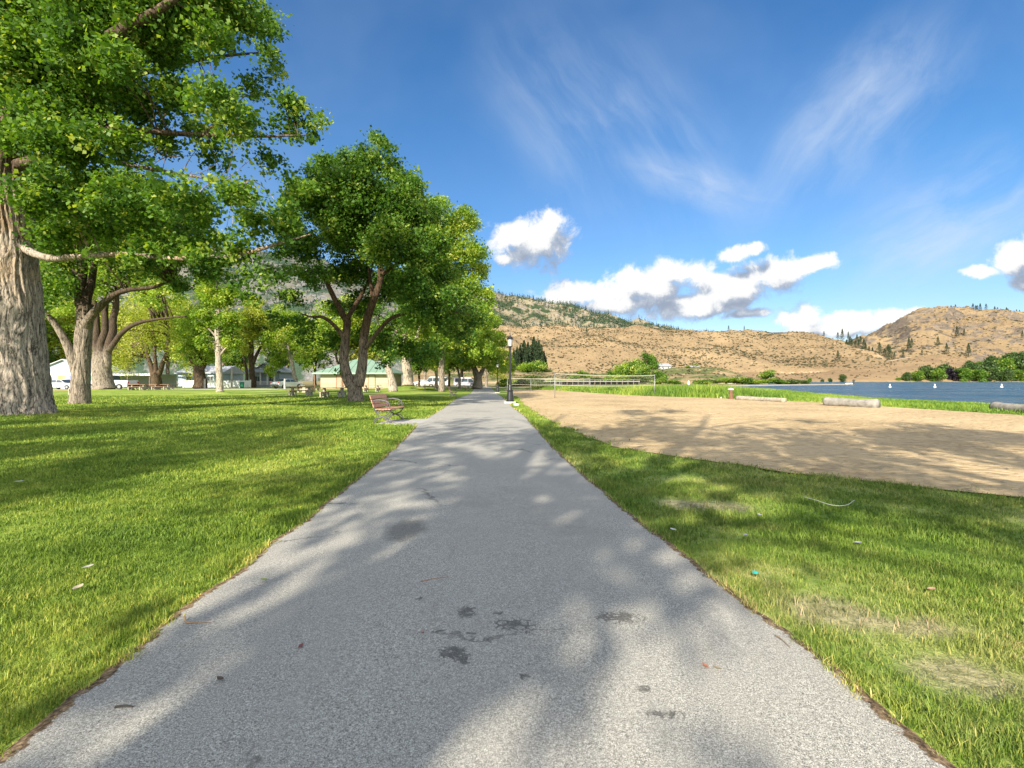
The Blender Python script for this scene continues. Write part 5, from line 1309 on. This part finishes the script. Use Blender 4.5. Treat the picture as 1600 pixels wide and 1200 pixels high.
def shore_trees():
    r = random.Random(21); gs = 'round trees along the far shore of the lake'
    s0 = gen_tree('shore_tree', '', gs, (0,0,0), 17, 8.5, 3800, 1.15, 51, leaf='shore', tr=.5, cb=.10, twig=0, hollow=.5)
    s1 = gen_tree('shore_tree', '', gs, (0,0,0), 15, 7.5, 3400, 1.1, 52, leaf='green', tr=.5, cb=.10, twig=0, hollow=.5)
    s2 = gen_tree('shore_tree', 'dark purple-leaved tree on the far lake shore', gs, W(1489,597,470), 15.5, 8, 3400, 1.15, 53, leaf='purple', tr=.5, cb=.08, twig=0, hollow=.5)
    used = set()
    rows = [(1403,598,470,.36,1,'low bush at the left end of the far shore trees'),(1417,597,468,.55,0,'small round tree near the left end of the far shore trees'),(1434,597,465,.75,1,'light tree left of the shore tree pair'),(1449,597,472,.95,0,'dark round tree left of the purple one'),
       (1466,597,462,.85,1,'light round tree just left of the purple tree'),(1476,597,480,1.05,0,'tall dark tree behind the purple tree'),(1507,597,462,1.0,1,'light green tree just right of the purple tree'),(1517,597,478,1.15,0,'tall dark tree right of the purple tree'),
       (1531,597,460,.92,1,'broad tree in the middle of the shore row'),(1547,597,462,.98,0,'broad dark tree over the far beach'),(1560,597,474,1.1,1,'pale broad tree toward the right end of the shore'),
       (1574,597,462,.72,0,'low dark tree near the right frame edge by the water'),(1590,597,466,.80,1,'light tree at the right frame edge by the water'),(1612,597,466,.9,0,'tree beyond the right frame edge'),
       (1545,585,520,1.0,0,'tree in the second row above the lake houses'),(1530,580,545,.8,1,'light tree in the upper row of the spur'),(1570,585,520,1.15,1,'tall tree in the second row at right'),(1590,585,525,1.25,0,'tallest dark tree in the second row at right'),
       (1515,577,560,.6,0,'small dark tree on the slope behind the spur'),(1550,577,570,.95,0,'dark tree in the third row'),(1600,577,560,1.3,0,'dark crown at the right frame edge above the shore trees'),(1578,577,572,1.2,0,'dark tree in the third row right'),(1625,585,520,1.3,1,'tree right of the frame edge'),
       (1040+225,597.5,440,.28,1,'small bush on the far lake shore below the pale road'),(1317,597,455,.42,0,'round dark bush on the far shore under the dry hill'),(1297,598,450,.26,0,'low bush left of the round dark shore bush'),(1285,598,450,.22,0,'small low bush left of another on the far shore')]
    for (px, py, Y, s, k, lab) in rows:
        p = W(px, py, Y); src = s1 if k else s0; z = p[2]-.6
        if k in used: place_copy(src, (p[0], p[1], z), r.uniform(0,6), (s,s,s*r.uniform(.85,1.05)), lab, gs)
        else: used.add(k); src.location = (p[0], p[1], z); src.scale = (s,s,s); src['label'] = lab
    # trees and bushes at the head of the bay
    gb = 'bushes at the head of the bay'
    t = gen_tree('bay_tree', 'round dark tree beside the white house on the bluff', 'trees at the head of the bay', W(1012,583,320), 13.5, 8.2, 6000, .7, 54, leaf='green', tr=.5, cb=.10, twig=0)
    b0 = bush('bush', '', gb, (0,0,0), 9, 5, 2600, 61, 'green', .55); b1 = bush('bush', '', gb, (0,0,0), 9, 4.5, 2600, 62, 'bush', .55); b2 = bush('bush', '', gb, (0,0,0), 9, 5, 2600, 63, 'light', .55)
    S = {0:b0, 1:b1, 2:b2}; used = set()
    for (px, py, Y, s, sz, k, lab) in ((975,589,270,1.1,1.6,2,'bright green bush in front of the round dark tree'),(990,589,262,1.3,1.4,0,'dark green bush under the round dark tree'),(958,591,255,.9,.9,0,'dark bush behind the right volleyball net'),(1005,590,250,1.0,1.0,0,'dark bush right of the bright green bush'),
        (1030,592,235,1.0,.8,0,'dark bush under the white house bluff'),(912,592,240,.9,.9,0,'dark bush behind the volleyball nets'),(895,594,235,.8,.7,0,'low dark bush left of another behind the nets'),(930,596,220,1.0,.5,1,'olive bush above the trestle bridge'),(965,597,215,1.2,.6,2,'light bush right behind the trestle bridge'),(1000,597,210,1.1,.7,1,'olive bush at the right end of the trestle bridge'),
        (1030,600,190,.9,.6,0,'dark bush in front of the scree bluff'),(1055,600,185,.8,.4,0,'low dark bush beside the pale shore post'),(1075,574,325,.55,.5,0,'small dark bush on top of the bluff'),(1087,573.5,326,.6,.7,0,'round dark bush on top of the bluff'),(1064,571,335,.4,.4,1,'small olive bush near the white house'),
        (845,604,140,.6,.7,1,'olive bush left of the trestle bridge'),(870,600,180,.7,.6,2,'light bush behind the left net post'),(820,604,130,.6,.9,1,'olive bush right of the path end'),(787,604,118,.45,1.0,0,'dark bush beside the far lamp post'),(806,603,135,.6,.7,2,'light bush between the two lamp posts'),(835,596,200,1.0,.6,1,'olive bush under the conifer grove'),(822,581,318,1.3,1.0,2,'bright green bush at the foot of the grove'),(840,581,316,1.4,1.0,0,'dark green bush at the foot of the grove'),(853,582,318,.9,.6,1,'olive bush at the right foot of the grove'),
        (1110,598,200,.9,.4,1,'low olive scrub below the scree bluff'),(1135,598,205,1.0,.5,2,'low light scrub on the point'),(1160,599,205,1.1,.45,0,'low dark scrub on the point'),(1185,599,210,1.0,.4,2,'low light scrub beyond the spit'),(1215,599.5,215,1.1,.45,0,'low dark scrub at the right end of the point'),(1240,599.5,220,1.0,.5,1,'low olive scrub at the tip of the point'),(1095,600,190,.9,.4,0,'dark scrub beside the pale post'),(1198,592,300,1.2,.9,0,'rounded bush on the bank beyond the point'),(1255,599.5,222,.8,.4,0,'last dark scrub of the point')):
        p = W(px, py, Y); z = p[2]-.3
        if k in used: place_copy(S[k], (p[0], p[1], z), r.uniform(0,6), (s,s,s*sz), lab, gb)
        else: used.add(k); S[k].location = (p[0], p[1], z); S[k].scale = (s,s,s*sz); S[k]['label'] = lab

def small_things():
    bench((-4.20, 15.65, .0), R(-4), 'weathered wooden bench with iron armrests in the foreground beside the path')
    bench((*gp(704,620)[:2], gp(704,620)[2]), R(4), 'dark bench farther along the path, second from the viewer')
    bench((*gp(727,611)[:2], gp(727,611)[2]), R(4), 'farthest small bench near the end of the path')
    g = gp(797,630); lamp(g, 'nearer black lamp post with lantern beside the sand')
    lamp((gp(776,615)[0], 63, gz(-2,63)), 'farther lamp post where the path narrows')
    rock = lambda nm, x, y, r, lab, c=(.52,.50,.45): stone(nm, x, y, r, lab, c)
    g = gp(807,634); rock('rock', g[0], g[1], .17, 'small pale stone beside the near lamp post base')
    for (px, py, rz, lab) in ((470,618,.1,'picnic table on the lawn left of the twin-trunked tree'),(520.5,620.5,0,'picnic table just left of the twin-trunked tree'),(546,612,.3,'picnic table partly hidden behind the twin-trunked tree'),(581,612,0,'picnic table in front of the cream door'),(482,613,1.3,'picnic table end-on behind the left one'),
            (216,609.5,.1,'left of the dark picnic tables near the pickup truck'),(236,609,0,'middle of the dark picnic tables near the pickup truck'),(256,609,-.1,'right of the dark picnic tables near the pickup truck'),(672,609,.2,'low picnic table right of the thick pale trunk')):
        q = gp(px, py); picnic_table(q, rz, lab)
    hip_building()
    vehicle('pickup_truck', 'white pickup truck with extended cab parked behind the thick tree', 'pickup truck', ((174-800)/F*69.5, 69.5, .02), math.pi, 'truck', (.62,.63,.65), sc=1.12)
    vehicle('parked_car', 'silver car half hidden behind the grey-barked tree', 'car', ((98-800)/F*70.5, 70.5, .02), 0, 'sedan', (.55,.57,.60), 'cars parked by the park')
    vehicle('parked_car', 'white car parked beside the pale leaning young tree', 'car', ((449-800)/F*80, 80, 0), 1.15, 'sedan', (.68,.69,.71), 'cars parked by the park', sc=1.1)
    vehicle('parked_car', 'white car behind the far trunks right of the building', 'car', ((664-800)/F*98, 98, gz(-17,98)), 0, 'sedan', (.48,.48,.49), 'cars parked by the park')
    vehicle('parked_van', 'white van among the far trunks left of the far bench', 'van', ((682-800)/F*100, 100, gz(-15,100)), math.pi, 'van', (.46,.47,.48))
    vehicle('parked_van', 'pale van at the end of the lawn near the path end', 'van', ((727-800)/F*108, 108, gz(-10,108)), 0, 'van', (.36,.35,.40))
    # carport, mural wall, houses, fence
    root = empty('carport', (-74, 86, 0), 0, 'long low flat-roofed shelter with a pale fascia behind the pickup truck', 'carport')
    MB().box(-10,10.5,-1,6,2.35,2.45).build('roof', s_('flat_roof', (.50,.51,.52), .7), root)
    MB().box(-10.05,10.55,-1.08,-1.003,2.15,2.5).build('fascia', s_('fascia', (.66,.64,.60), .7, var=.05), root)
    for k in range(6): MB().box(-9.5+k*3.9,-9.38+k*3.9,-.8,-.68,0,2.34).build('post', s_('post_brown', (.22,.13,.08), .7), root)
    MB().box(-10,10.3,5.5,5.8,-.2,2.34).build('back_wall', s_('back_wall', (.42,.44,.45), .8), root)
    # painted wall: soft patches of colour
    m = NT('mural_paint'); p = m.obj(); sp = m.node('ShaderNodeSeparateXYZ'); m.set(sp.inputs[0], p)
    n = m.noise(p, .9, 3, .6); x = m.math('MULTIPLY_ADD', m.math('SUBTRACT', n, .5), 2.2, sp.outputs[0])
    t = m.math('MULTIPLY_ADD', x, .165, .02)
    c = m.ramp(t, [(0, (.62,.35,.10)), (.14, (.70,.50,.14)), (.26, (.22,.26,.55)), (.42, (.25,.30,.62)), (.50, (.66,.27,.22)), (.60, (.72,.36,.08)), (.72, (.66,.30,.07)), (.80, (.20,.30,.36)), (.88, (.12,.42,.20)), (.95, (.15,.30,.45)), (1, (.40,.42,.44))])
    c2 = m.ramp(m.noise(p, 1.4, 2), [(.35, (.55,.42,.36)), (.6, (.66,.60,.52))])
    c = m.mix(m.step(m.math('MULTIPLY_ADD', n, 1.0, m.math('MULTIPLY', sp.outputs[2], -1)), -.7, -.2), c, c2); m.base(c, .8)
    root = empty('mural_wall', (-70, 74.5, 0), 0, 'low wall painted in blue, orange and yellow right of the huge cottonwood', 'wall')
    MB().box(0,5.6,0,.2,-.1,2.05).build('wall', m.m, root)
    MB().box(-.05,5.65,-.05,.25,2.053,2.16).build('coping', s_('fascia', (.66,.64,.60), .7), root)
    q = gp(92, 617); root = empty('low_bench', q, .05, 'pale low bench frame between the huge cottonwood and the grey-barked tree', 'bench')
    pf = s_('pale_frame', (.52,.47,.38), .8)
    MB().box(-1.0,1.0,-.16,.16,.42,.47).build('seat', s_('table_wood', (.30,.18,.11), .7), root)
    for s in (-1,1): MB().tube([(s*.98,-.15,0),(s*.98,-.15,.40),(s*.9,0,.62),(s*.8,.15,.40),(s*.98,.15,0)], .035, 8).build('leg', pf, root)
    house('house', 'grey-roofed house with a white gable edge behind the mural wall', ((100-800)/F*104, 104, 0), 0, 13, 9, 3.3, 2.6, (.36,.42,.52), (.45,.46,.48), gable_front=True)
    house('house', 'pale blue house mostly hidden behind the white fence', ((312-800)/F*96, 96, 0), 0, 8.5, 8, 2.9, 1.4, (.42,.50,.60), (.40,.42,.45), wins=2)
    house('porch_house', 'blue-grey bungalow with a white-columned porch behind the two-stemmed tree', ((414-800)/F*94, 94, 0), .12, 5.2, 8, 3.2, 1.6, (.30,.35,.42), (.36,.38,.40), porch=True, wins=2, gable_front=True)
    root = empty('white_fence', (-58.5, 86, 0), 0, 'white board fence behind the thick dark-trunked tree', 'fence')
    for k in range(7): MB().box(k*2.0-.06,k*2.0+.06,-.06,.06,-.1,1.42).build('post', s_('white_trim', (.72,.72,.70), .6, var=.05), root)
    b = MB()
    for k in range(60): b.box(k*.2+.01,k*.2+.19,.065,.09,.08,1.30)
    b.build('fence_board', s_('white_trim', (.72,.72,.70), .6), root)
    q = gp(378, 606.2); root = empty('trash_bin', q, 0, 'green litter bin near the dark two-stemmed tree', 'litter bin')
    MB().lathe([(.28,0),(.33,.1),(.36,.85)], 14).build('bin', s_('bin_green', (.03,.22,.12), .5), root); MB().lathe([(.38,.855),(.38,.92),(.25,1.05),(.03,1.08)], 14).build('lid', s_('bin_lid', (.02,.14,.08), .4), root)
    for (px, base, Y, top, lab) in ((362,606,82,573,'slim pale pole right of the pale slim tree'),(320,607,76,592,'short pale post against the thick dark trunk'),(445,608,72,592,'short wooden post left of the white parked car')):
        x = (px-800)/F*Y; root = empty('wooden_pole', (x, Y, 0), 0, lab, 'pole'); hh = CAMH-(top-HOR)/F*Y
        MB().lathe([(.16,-.2),(.15,hh*.5),(.12,hh),(.02,hh+.03)], 10).build('shaft', s_('pole_wood', (.42,.38,.33), .8), root); MB().lathe([(.17,hh*.35),(.172,hh*.40),(.165,hh*.42)], 10).build('band', s_('band_grey', (.3,.3,.3), .5), root)
    # nets
    A = gp(867,622.5); B = gp(1023,619.5)
    net('wide volleyball net in front, its yellow-white tape across the dark bushes', A, B, 1.95)
    A = gp(829.5,612.5); B = gp(922,611); net('farther volleyball net left behind the wide one', A, B, 1.9)
    A = (gp(872,609)[0], 69, -.3); net('farthest volleyball net, only a tape left of the trestle bridge', (A[0]-8.5, 68.5, -.3), (A[0]-1.0, 69, -.3), 2.0)
    # logs, stump, stones on the beach edge
    P = lambda px, py, dz=0: (lambda q: (q[0], q[1], q[2]+dz))(gp(px, py))
    log_('driftwood_log', 'long thin pale log lying in the grass left of the thick log', P(1152,625), P(1226,629), .16, (.34,.30,.24))
    log_('driftwood_log', 'thick grey log with an orange cut end at the sand edge', P(1291,634), P(1369,638), .25, (.25,.235,.21))
    log_('driftwood_log', 'weathered log half buried in grass at the right edge', P(1556,643), P(1640,650), .22, (.27,.245,.21))
    q = P(1142,624); root = empty('wooden_stump', q, 0, 'rust-brown post with a pale top standing in the reeds', 'post')
    MB().lathe([(.17,-.1),(.15,.15),(.12,.45),(.13,.60),(.11,.64)], 12).build('post', s_('rust', (.17,.085,.05), .8, var=.4), root); MB().lathe([(.10,.645),(.19,.66),(.21,.72),(.14,.78),(.03,.80)], 12).build('cap', s_('pale_cap', (.55,.47,.42), .7), root)
    q = P(1129,622.5); stone('rock', q[0], q[1], .22, 'white stone left of the rust-brown post', (.66,.66,.63))
    # bridge
    root = empty('trestle_bridge', ((850-800)/F*165, 165, -.45), 0, 'low dark trestle footbridge behind the volleyball nets', 'bridge'); L = 32.5
    MB().box(0,L,-1,1,1.28,1.50).build('deck', s_('bridge_deck', (.30,.29,.27), .8), root); MB().box(0,L,-1.06,-1.003,1.90,1.97).build('handrail', s_('bridge_rail', (.34,.33,.31), .8), root)
    for k in range(18):
        x = .3+k*(L-.6)/17; MB().box(x-.12,x+.12,-.95,-.70,-.3,1.277).build('pile', s_('bridge_pile', (.14,.12,.10), .9), root); MB().box(x-.04,x+.04,-1.05,-.99,1.503,1.897).build('baluster', s_('bridge_rail', (.34,.33,.31), .8), root)
    MB().box(0,L,.6,.95,-.3,1.27).build('deck_gap_shade', s_('bridge_dark', (.05,.05,.045), .9), root)  # near-black sheet behind the piles, shade under the deck put in as colour
    # far odds and ends
    for (px, py, Y, w, lab) in ((1040,577,318,8.0,'white house on the bluff beside the round dark tree'),(1086,576.5,322,5.0,'small white shed on top of the scree bluff')):
        x, y, z = W(px, py, Y)
        if w > 6: house('house', lab, (x, y, z-.3), .25, w, 6, 2.4, 1.8, (.44,.45,.44), (.27,.28,.30), wins=2)
        else: house('shed', lab, (x, y, z-.2), .1, w, 4, 1.7, .7, (.42,.42,.41), (.3,.3,.3), wins=1)['category'] = 'shed'
    for (px, lab) in ((1390.6,'leftmost of the three white buoys, nearest the spit'),(1460.6,'middle white buoy on the lake'),(1565,'rightmost white buoy on the lake')):
        buoy(((px-800)/F*122, 122, -.45), lab)
    root = empty('shore_marker', ((1076-800)/F*150, 150, -.3), 0, 'short white post at the water behind the reeds', 'post')
    MB().lathe([(.35,-.2),(.33,.3),(.22,1.2),(.28,1.3),(.05,1.5)], 10).build('post', s_('buoy_white', (.78,.78,.76), .4), root); MB().lathe([(.36,0),(.37,.1),(.34,.25)], 10).build('foot', s_('gravel', (.5,.46,.39), .9), root)
    x, y, z = (1334-800)/F*190, 190, -.15
    root = empty('marker_post', (x, y, z), 0, 'dark post at the tip of the gravel spit', 'post'); MB().lathe([(.25,-.2),(.22,.9),(.10,1.0)], 8).build('post', s_('bridge_dark', (.05,.05,.045), .9), root); MB().lathe([(.42,1.003),(.45,1.3),(.30,1.7),(.05,1.8)], 8).build('cap', s_('bridge_dark', (.05,.05,.045), .9), root)
    for (px, lab) in ((1323,'left of the white boulders at the spit tip'),(1326.5,'middle of the white boulders at the spit tip'),(1330,'right of the white boulders at the spit tip')):
        stone('rock', (px-800)/F*188.5, 188.5, .55, lab, (.72,.72,.70), -.1)
    # bits on the ground
    def curve_thing(name, lab, cat, pts, r, col):
        mb = MB(); P3 = []
        for px, py, dz in pts: q = gp(px, py); P3.append((q[0], q[1], q[2]+dz))
        sp = [tuple(v) for v in spline(P3, 8)]; mb.tube(sp, r if not hasattr(r,'__len__') else list(np.interp(np.linspace(0,1,len(sp)), np.linspace(0,1,len(r)), r)), 7)
        o = mb.build(name, s_('m_'+name+lab[:6], col, .7), None, True); tag(o, lab, cat); return o
    curve_thing('cord', 'pale thin cord lying curved on the grass verge', 'cord', [(1256,784,.05),(1275,789,.05),(1300,797,.05),(1322,797,.05),(1335,789,.05)], .0042, (.40,.41,.33))
    curve_thing('twig', 'tan twig lying on the left edge of the path', 'twig', [(288,972,.03),(292,978,.02),(310,979,.02),(335,977,.02)], [.006,.004,.003,.002], (.40,.26,.15))
    curve_thing('twig', 'reddish twig across the middle of the path', 'twig', [(657,916,.03),(680,912,.03),(702,909,.03)], [.004,.003,.002], (.28,.15,.09))
    curve_thing('twig', 'dark twig at the lower left of the path', 'twig', [(180,1112,.02),(195,1113,.025),(208,1112,.02)], [.005,.004,.003], (.06,.05,.04))
    curve_thing('twig', 'dry twig along the right edge of the path', 'twig', [(1212,1002,.03),(1222,1009,.03),(1235,1018,.02)], [.004,.003,.002], (.22,.16,.10))
    for j, (px, py, s, c, lab) in enumerate(((344,1072,.022,(.10,.07,.05),'small dark brown dry leaf at the lower left of the path'),(1102,1052,.022,(.34,.15,.09),'reddish dry leaf on the right side of the path'),(660,998,.02,(.35,.25,.20),'curled tan leaf on the path'),(1165,845,.03,(.30,.31,.34),'grey dry leaf in the right verge'),(1187,812,.035,(.42,.42,.40),'pale dry leaf in the right verge near the cord'),
            (1455,932,.035,(.38,.24,.15),'brown dry leaf in the dry verge'),(1340,857,.035,(.28,.29,.34),'bluish dry leaf in the right verge'),(1052,836,.035,(.55,.57,.58),'silvery leaf at the edge of the right verge'),(137,897,.04,(.38,.37,.32),'grey leaf lying on the left lawn'),(122,930,.045,(.42,.36,.25),'tan leaf lying on the left lawn'),(413,914,.03,(.22,.27,.10),'green leaf on the left edge of the path'),(30,758,.05,(.6,.6,.56),'pale speck-like leaf on the left lawn'),
            (1121,1055,.02,(.24,.20,.13),'small straw leaf right of the reddish leaf'),(470,1021,.02,(.22,.07,.06),'dark red leaf in the shade of the path'))):
        q = gp(px, py); on = 1 if (ix(PL, q[1]) < q[0] < ix(PR, q[1])) else 0
        m_ = MB(); a = rnd.uniform(0,6); ca, sa = math.cos(a), math.sin(a); vs = []
        prof_ = [(-1,0),(-.6,.35),(0,.5),(.6,.3),(1,0),(.6,-.3),(0,-.5),(-.6,-.35)]
        for zz in (0, .0015):
            for (u, v) in prof_: vs.append((s*(u*ca-v*sa), s*(u*sa+v*ca), zz+s*(.25*abs(v)+.18*u*u)))
            vs.append((0, 0, zz))
        fs = [(i, (i+1)%8, 8) for i in range(8)]+[(9+(i+1)%8, 9+i, 17) for i in range(8)]
        m_.add(vs, fs); o = m_.build('dry_leaf', s_('leaf_'+str(j), c, .7), None); o.location = (q[0], q[1], q[2]+(.033 if on else .045)); tag(o, lab, 'leaf', 'dry leaves on the ground')
    q = gp(1180, 906); m_ = MB().lathe([(.002,0),(.018,.002),(.02,.010),(.012,.012),(.002,.010)], 12); o = m_.build('bottle_cap', s_('teal', (.04,.42,.40), .4), None); o.location = (q[0], q[1], q[2]+.045); tag(o, 'small teal plastic cap in the grass of the right verge', 'bottle cap')

def stone(nm, x, y, r, lab, c, z=None):
    m = MB().lathe([(r*.7,-r*.3),(r,0),(r*.9,r*.35),(r*.5,r*.6),(r*.1,r*.66)], 10)
    m.v = [tuple(Vector(v)*(1+.25*mn.noise(Vector(v)*3/r+Vector((x,y,0))))) for v in m.v]
    o = m.build(nm, s_('stone'+str(c[0]), c, .9, scale=12), None, True); o.location = (x, y, gz(x, y)+.01 if z is None else z); tag(o, lab, 'stone', 'stones on the ground'); return o

def main():
    for (px, Y, h, r) in ((343,46.5,.28,1.9),(637,70,.55,3.2),(24,17.3,.16,2.2),(556,30,.10,1.2),(163,63,.25,3),(125,26.8,.06,1.2)):
        MOUNDS.append(((px-800)/F*Y, Y, h, r))
    setup_leaf(); setup_bark()
    H = build_setting(); build_sky()
    build_grass(); build_reeds(); scatter_hills(H); shore_trees()
    park_trees(); small_things()
main()
